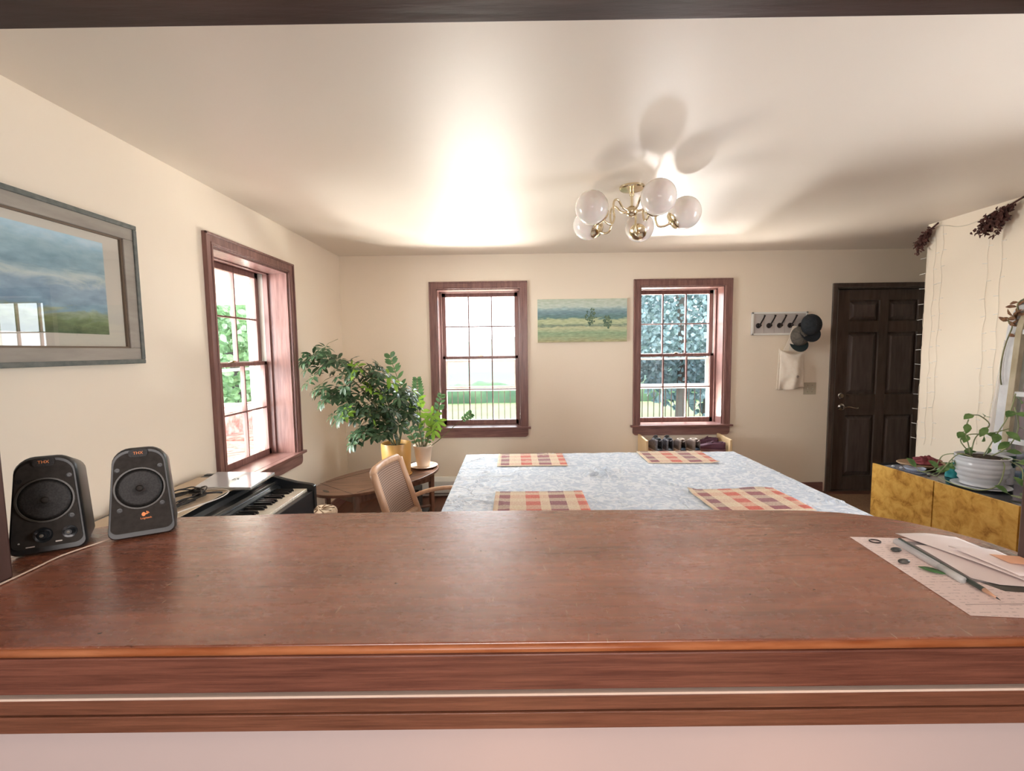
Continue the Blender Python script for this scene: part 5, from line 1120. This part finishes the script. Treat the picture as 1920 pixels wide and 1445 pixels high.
k_ = .86; arch2 = [(cyy+(y-cyy)*k_, z if z < MZ else MZ+(z-MZ)*k_) for y, z in arch]
bar(MB(), arch2, .036, .002, .040).build('inner_frame', pmat('tan_old_wood', (.36, .29, .18), (.48, .41, .29), (30, 8, 8), rough=.6), t, bevel=.002)
for pts in ([(my0+.04, 1.16), (my1-.04, 1.16)], [(my0+.04, .86), (my1-.04, .86)], [(my0+.06, MZ), (my1-.06, MZ)]): bar(MB(), pts, .030, .004, .034).build('crossbar', bpy.data.materials['chipped_white_paint'], t, bevel=.002)
bar(MB(), [(cyy, CZ+.02), (cyy, MZ+hr*.8)], .03, .004, .034).build('mullion', bpy.data.materials['tan_old_wood'], t, bevel=.002)
n = len(arch2); MB().add([lean(y, z, .010) for y, z in arch2], [tuple(range(n))]).build('mirror_glass', mat('old_mirror', (.62, .68, .74), .06, .9), t)
mb = MB(); rg = random.Random(4); path = [(cyy+(y-cyy)*1.02, z) for y, z in arch[2:12]]; sm = spline([lean(y, z, .045) for y, z in path], 6)
sm2 = [Vector(p)+Vector((0, .018*sin(i*.6), .012*cos(i*.5))) for i, p in enumerate(sm)]
g = thing('dried_garland', 'dried leafy vine garland twisted around the arched mirror frame', 'garland', (3.2, my1, 1.5))
MB().tube(sm2, .0042, n=6).build('vine', m_stem, g, smooth=True)
for i in range(6, len(sm2), 2):
    for k in range(3 if (i // 12) % 2 else 1):
        d = Vector((-rg.random()*.6, rg.uniform(-1, 1), rg.uniform(-1, .6))); mb.leaf(sm2[i], d, (-1, .2, .3), rg.uniform(.03, .06), .022, .4, .3)
mb.build('dried_leaves', m_dried2, g, smooth=True)
g2 = tag(MB().grid(lambda u, v: (3.268-.012*sin(u*9)-.01*v, 3.03-.06*u+.07*v*(1-u), 1.50-.66*v), 20, 10).build('sheer_scarf', mat('sheer_lilac', (.66, .64, .70), .7, Alpha=.38), smooth=True), 'sheer pale lilac fabric strip hanging at the left edge of the mirror', 'fabric')

# string lights on the right wall
t = thing('string_lights', 'clear wire string lights draped in strands down the end of the right wall', 'string lights', (XR, 3.6, 2.35))
mw = MB(); rs = random.Random(6)
xw = XR-.004
m_wire = mat('clear_pale_wire', (.74, .66, .54), .4); m_bulb = mat('white_bulb', (.86, .84, .80), .3)
cord = spline([(XR-.006, 3.64, 2.385), (xw, 3.52, 2.375), (xw, 3.40, 2.335), (xw, 3.28, 2.335), (xw, 3.12, 2.385), (xw, 2.95, 2.405), (xw, 2.6, 2.39)], 8)
MB().tube(cord, .0030, n=6).build('cord', m_wire, t, smooth=True)
strands = [(3.642, 2.34, .62), (3.575, 2.36, .63), (3.515, 2.37, .63), (3.175, 2.33, .75), (3.09, 2.34, .95)]
nb = 0
for si, (y, zt, zb) in enumerate(strands):
    p = []; k = 0; z = zt
    while z > zb:
        p.append((xw-.001, y+.006*sin(k*1.3+si)+.004*rs.uniform(-1, 1), z)); z -= .06; k += 1
    sp = spline(p, 3); MB().tube(sp, .0010, n=5).build('strand', m_wire, t, smooth=True)
    for j in range(1, len(p)-1, 2):
        if nb > 90: break
        q = Vector(p[j]); s = 1 if (si == 0 or rs.random() < .4) else -1
        if si == 0: q.y = 3.650; e = q+Vector((-.002, .045, rs.uniform(-.008, .004)))
        else: e = q+Vector((-.004, s*.030, rs.uniform(-.006, .004)))
        MB().tube([q, e], .0021, n=5).build('bulb', m_bulb, t); nb += 1
def bunch(c, d, n, L, label, sd):
    r_ = random.Random(sd); mb = MB(); c = Vector(c); d = Vector(d).normalized()
    mb.tube([c-d*.05, c+d*.08], .006, n=6)
    for k in range(n):
        o = (d+Vector((-.25*r_.random(), r_.uniform(-.55, .55), r_.uniform(-.9, .25)))).normalized(); l = L*r_.uniform(.5, 1.0)
        a = c+d*r_.uniform(-.02, L*.35); e = a+o*l*.6+Vector((0, 0, -.25*l*r_.random())); mb.tube([a, (a+e)/2+Vector((0, 0, .01)), e], .0018, n=4)
        for j in range(13):
            p = a+(e-a)*(.15+.9*j/12)+Vector((r_.uniform(-1, 0)*.006, r_.uniform(-.01, .01), r_.uniform(-.01, .01)))
            if p.x > XR-.004: p.x = XR-.005
            mb.leaf(p, Vector((r_.uniform(-.5, .1), r_.uniform(-1, 1), r_.uniform(-1.2, .2))), (-1, 0, .3), r_.uniform(.018, .032), .015, .3, .3)
    o = mb.build('dried_flower_bunch', m_dried, smooth=False); return tag(o, label, 'dried flowers', 'dried flower bunches under the ceiling')
bunch((XR-.03, 3.58, 2.375), (-.02, .88, -.50), 22, .22, 'dried dark red flower bunch hanging at the corner end of the right wall', 1)
bunch((XR-.04, 2.99, 2.385), (-.06, .86, -.34), 40, .27, 'dried dark brown flower bunch hanging higher above the mirror, nearer the camera', 2)

# ------------------------------------------------------------------ outdoors
m_grass = pmat('grass', (.050, .085, .018), (.075, .115, .030), (.8, .8, .8), rough=.9)
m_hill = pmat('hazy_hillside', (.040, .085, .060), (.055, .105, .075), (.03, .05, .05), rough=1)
m_bush = pmat('bush_green', (.025, .060, .030), (.045, .085, .035), (2, 2, 2), rough=.9)
m_deck = pmat('deck_boards', (.52, .44, .36), (.60, .52, .44), (2, 30, 2), rough=.7)
m_drive = mat('pale_gravel', (.20, .19, .17), .8)
struct('ground', MB().add([(-80, 4.9, -1), (60, 4.9, -1), (60, 40, -1.2), (-80, 40, -1.2)], [(0, 1, 2, 3)]), m_grass)
def hill(u, v):
    x = -260+480*u; y = 38+190*v; t_ = v
    base = 5.0+2.5*sin((x+40)*.02)+(max(0, -x-40)*.13)+(3.5*max(0, min(1, (x+20)/50)))
    return (x, y, -1.3+(base+1.3)*t_**.8+.8*t_*noise.noise(Vector((x*.02, y*.02, 0))))
struct('ground_hill', MB().grid(hill, 70, 24), m_hill, smooth=True)
struct('ground_deck', MB().box(-1.9, YB+WT, -.20, 6, 7.7, -.08), m_deck)
struct('ground_porch', MB().box(-5.2, .5, -.20, -2.0, 7.7, -.08), m_deck)
mb = MB(); mb.prism([(3.2+2.6*cos(q), 13+3.2*sin(q)) for q in [k*2*pi/30 for k in range(30)]], -1.02, -.985)
struct('ground_drive', mb, m_drive)
t = thing('deck_railing', 'railing with thin upright balusters around the deck outside the windows', 'railing', (1, 7.6, -.08))
MB().box(-4, 7.58, .80, 5.5, 7.66, .86).build('top_rail', m_vinyl, t, bevel=.004)
MB().box(-4, 7.60, .02, 5.5, 7.64, .06).build('bottom_rail', m_iron, t)
for k in range(42):
    x = -1.62+k*.098+(1.05 if k >= 22 else 0)
    if k >= 40: break
    MB().box(x-.006, 7.605, .06, x+.006, 7.62, .80).build('baluster', m_iron, t)
for x in (-3.9, 1.05, 5.4): MB().box(x-.045, 7.57, -.08, x+.045, 7.66, .84).build('post', m_vinyl, t)
rb = random.Random(31)
def bush(x, y, z, rx, rz, label):
    def f(u, v):
        a = u*2*pi; ph = v*pi; k = 1+.35*noise.noise(Vector((cos(a)*2+x, sin(a)*2+y, v*5)))
        return (x+rx*k*sin(ph)*cos(a), y+rx*.7*k*sin(ph)*sin(a), z+rz*k*(1-cos(ph))*.5)
    return tag(MB().grid(f, 22, 12).build('bush', m_bush, smooth=True), label, 'bush', 'hedge of bushes beyond the lawn')
def hedge(u, v):
    a = pi*v; x = -16+32*u; n_ = noise.noise(Vector((x*.9, v*3, 1)))
    return (x, 23-1.0*cos(a)*(1+.2*n_), -1.2+(1.0+.28*n_+.15*noise.noise(Vector((x*3, v*5, 2))))*sin(a))
tag(MB().grid(hedge, 160, 10).build('hedge', m_bush, smooth=True), 'long dark green hedge beyond the lawn, seen behind the railing', 'hedge')
def tree(x, y, z, h, R, n, label, m, dens=.09, name='tree'):
    t = thing(name, label, 'tree', (x, y, z), group='trees outside the windows')
    MB().tube(spline([(x, y, z), (x+.1, y, z+h*.4), (x-.05, y, z+h*.75)], 4), [.14]*9 if False else .12, n=8).build('trunk', m_bark, t, smooth=True)
    mb = MB(); r_ = random.Random(int(x*10))
    for k in range(n):
        a, ph = r_.uniform(0, 2*pi), math.acos(r_.uniform(-1, 1)); q = r_.uniform(.35, 1)**.5*R
        c = Vector((x+q*sin(ph)*cos(a), y+q*sin(ph)*sin(a)*.7, z+h*.62+q*cos(ph)*1.0))
        mb.leaf(c, (r_.uniform(-1, 1), r_.uniform(-1, 1), r_.uniform(-1, .3)), (r_.uniform(-1, 1), -1, r_.uniform(-1, 1)), dens*r_.uniform(1, 2.2), dens*1.2, .2, .1)
    mb.build('crown', m, t)
m_bark = mat('grey_bark', (.05, .045, .04), .9)
m_tl1 = leafmat('blue_green_tree_leaf', (.07, .12, .13), (.14, .21, .225), trans=.15)
m_tl2 = leafmat('sunny_tree_leaf', (.12, .22, .10), (.20, .34, .17), trans=.3)
tree(4.2, 11.5, -1, 6.4, 2.5, 9000, 'dense blue-green tree filling the right back window', m_tl1, .075)
tree(6.6, 15.5, -1, 5.5, 3.2, 3600, 'larger dark tree standing farther back at the right back window', m_tl1, .16)
tree(-5.9, 9.6, -1.2, 3.6, 1.7, 3600, 'sunny green tree outside the left wall window', m_tl2, .10)
tree(-9.2, 13.5, -1.2, 3.8, 2.0, 3000, 'smaller green tree beyond the porch post', m_tl2, .12)
# porch seen through the left wall window
struct('ceiling_porch', MB().box(-4.9, .5, 2.42, -2.0, 7.0, 2.55), m_white)
t = thing('porch_beam', 'cream porch beam and posts outside the left wall window', 'porch frame', (-4.8, 4, 2.3))
MB().box(-4.9, .5, 2.22, -4.75, 7.0, 2.42).box(-4.9, 6.9, 2.22, -2.0, 7.0, 2.42).build('beam', m_vinyl, t)
for x, y in ((-4.82, 6.9), (-2.35, 6.92), (-4.82, 3.5)): MB().box(x-.05, y-.05, -.08, x+.05, y+.05, 2.3).build('post', m_vinyl, t, bevel=.004)
MB().box(-4.86, .5, .60, -4.78, 6.9, .72).box(-4.8, 6.86, .60, -2.4, 6.94, .72).build('rail', m_vinyl, t)
MB().box(-4.85, .5, -.08, -4.80, 6.9, .60).box(-4.8, 6.88, -.08, -2.4, 6.92, .60).build('panel', m_vinyl, t)
t = thing('porch_sofa', 'pink-red patterned sofa on the porch outside the left wall window', 'sofa', (-2.75, 4.6, -.08))
m_sofa = pmat('pink_red_pattern', (.24, .06, .05), (.42, .22, .20), (14, 14, 14), rough=.9)
MB().box(-3.3, 3.5, .02, -2.25, 5.9, .40).build('base', m_sofa, t, bevel=.05)
MB().box(-3.45, 3.5, .30, -3.15, 5.9, .86).build('backrest', m_sofa, t, bevel=.06)
for y in (3.62, 4.75): MB().box(-3.2, y, .38, -2.3, y+1.05, .58).build('cushion', m_sofa, t, bevel=.06)
MB().box(-3.35, 5.72, .2, -2.25, 5.95, .78).build('armrest', m_sofa, t, bevel=.05)
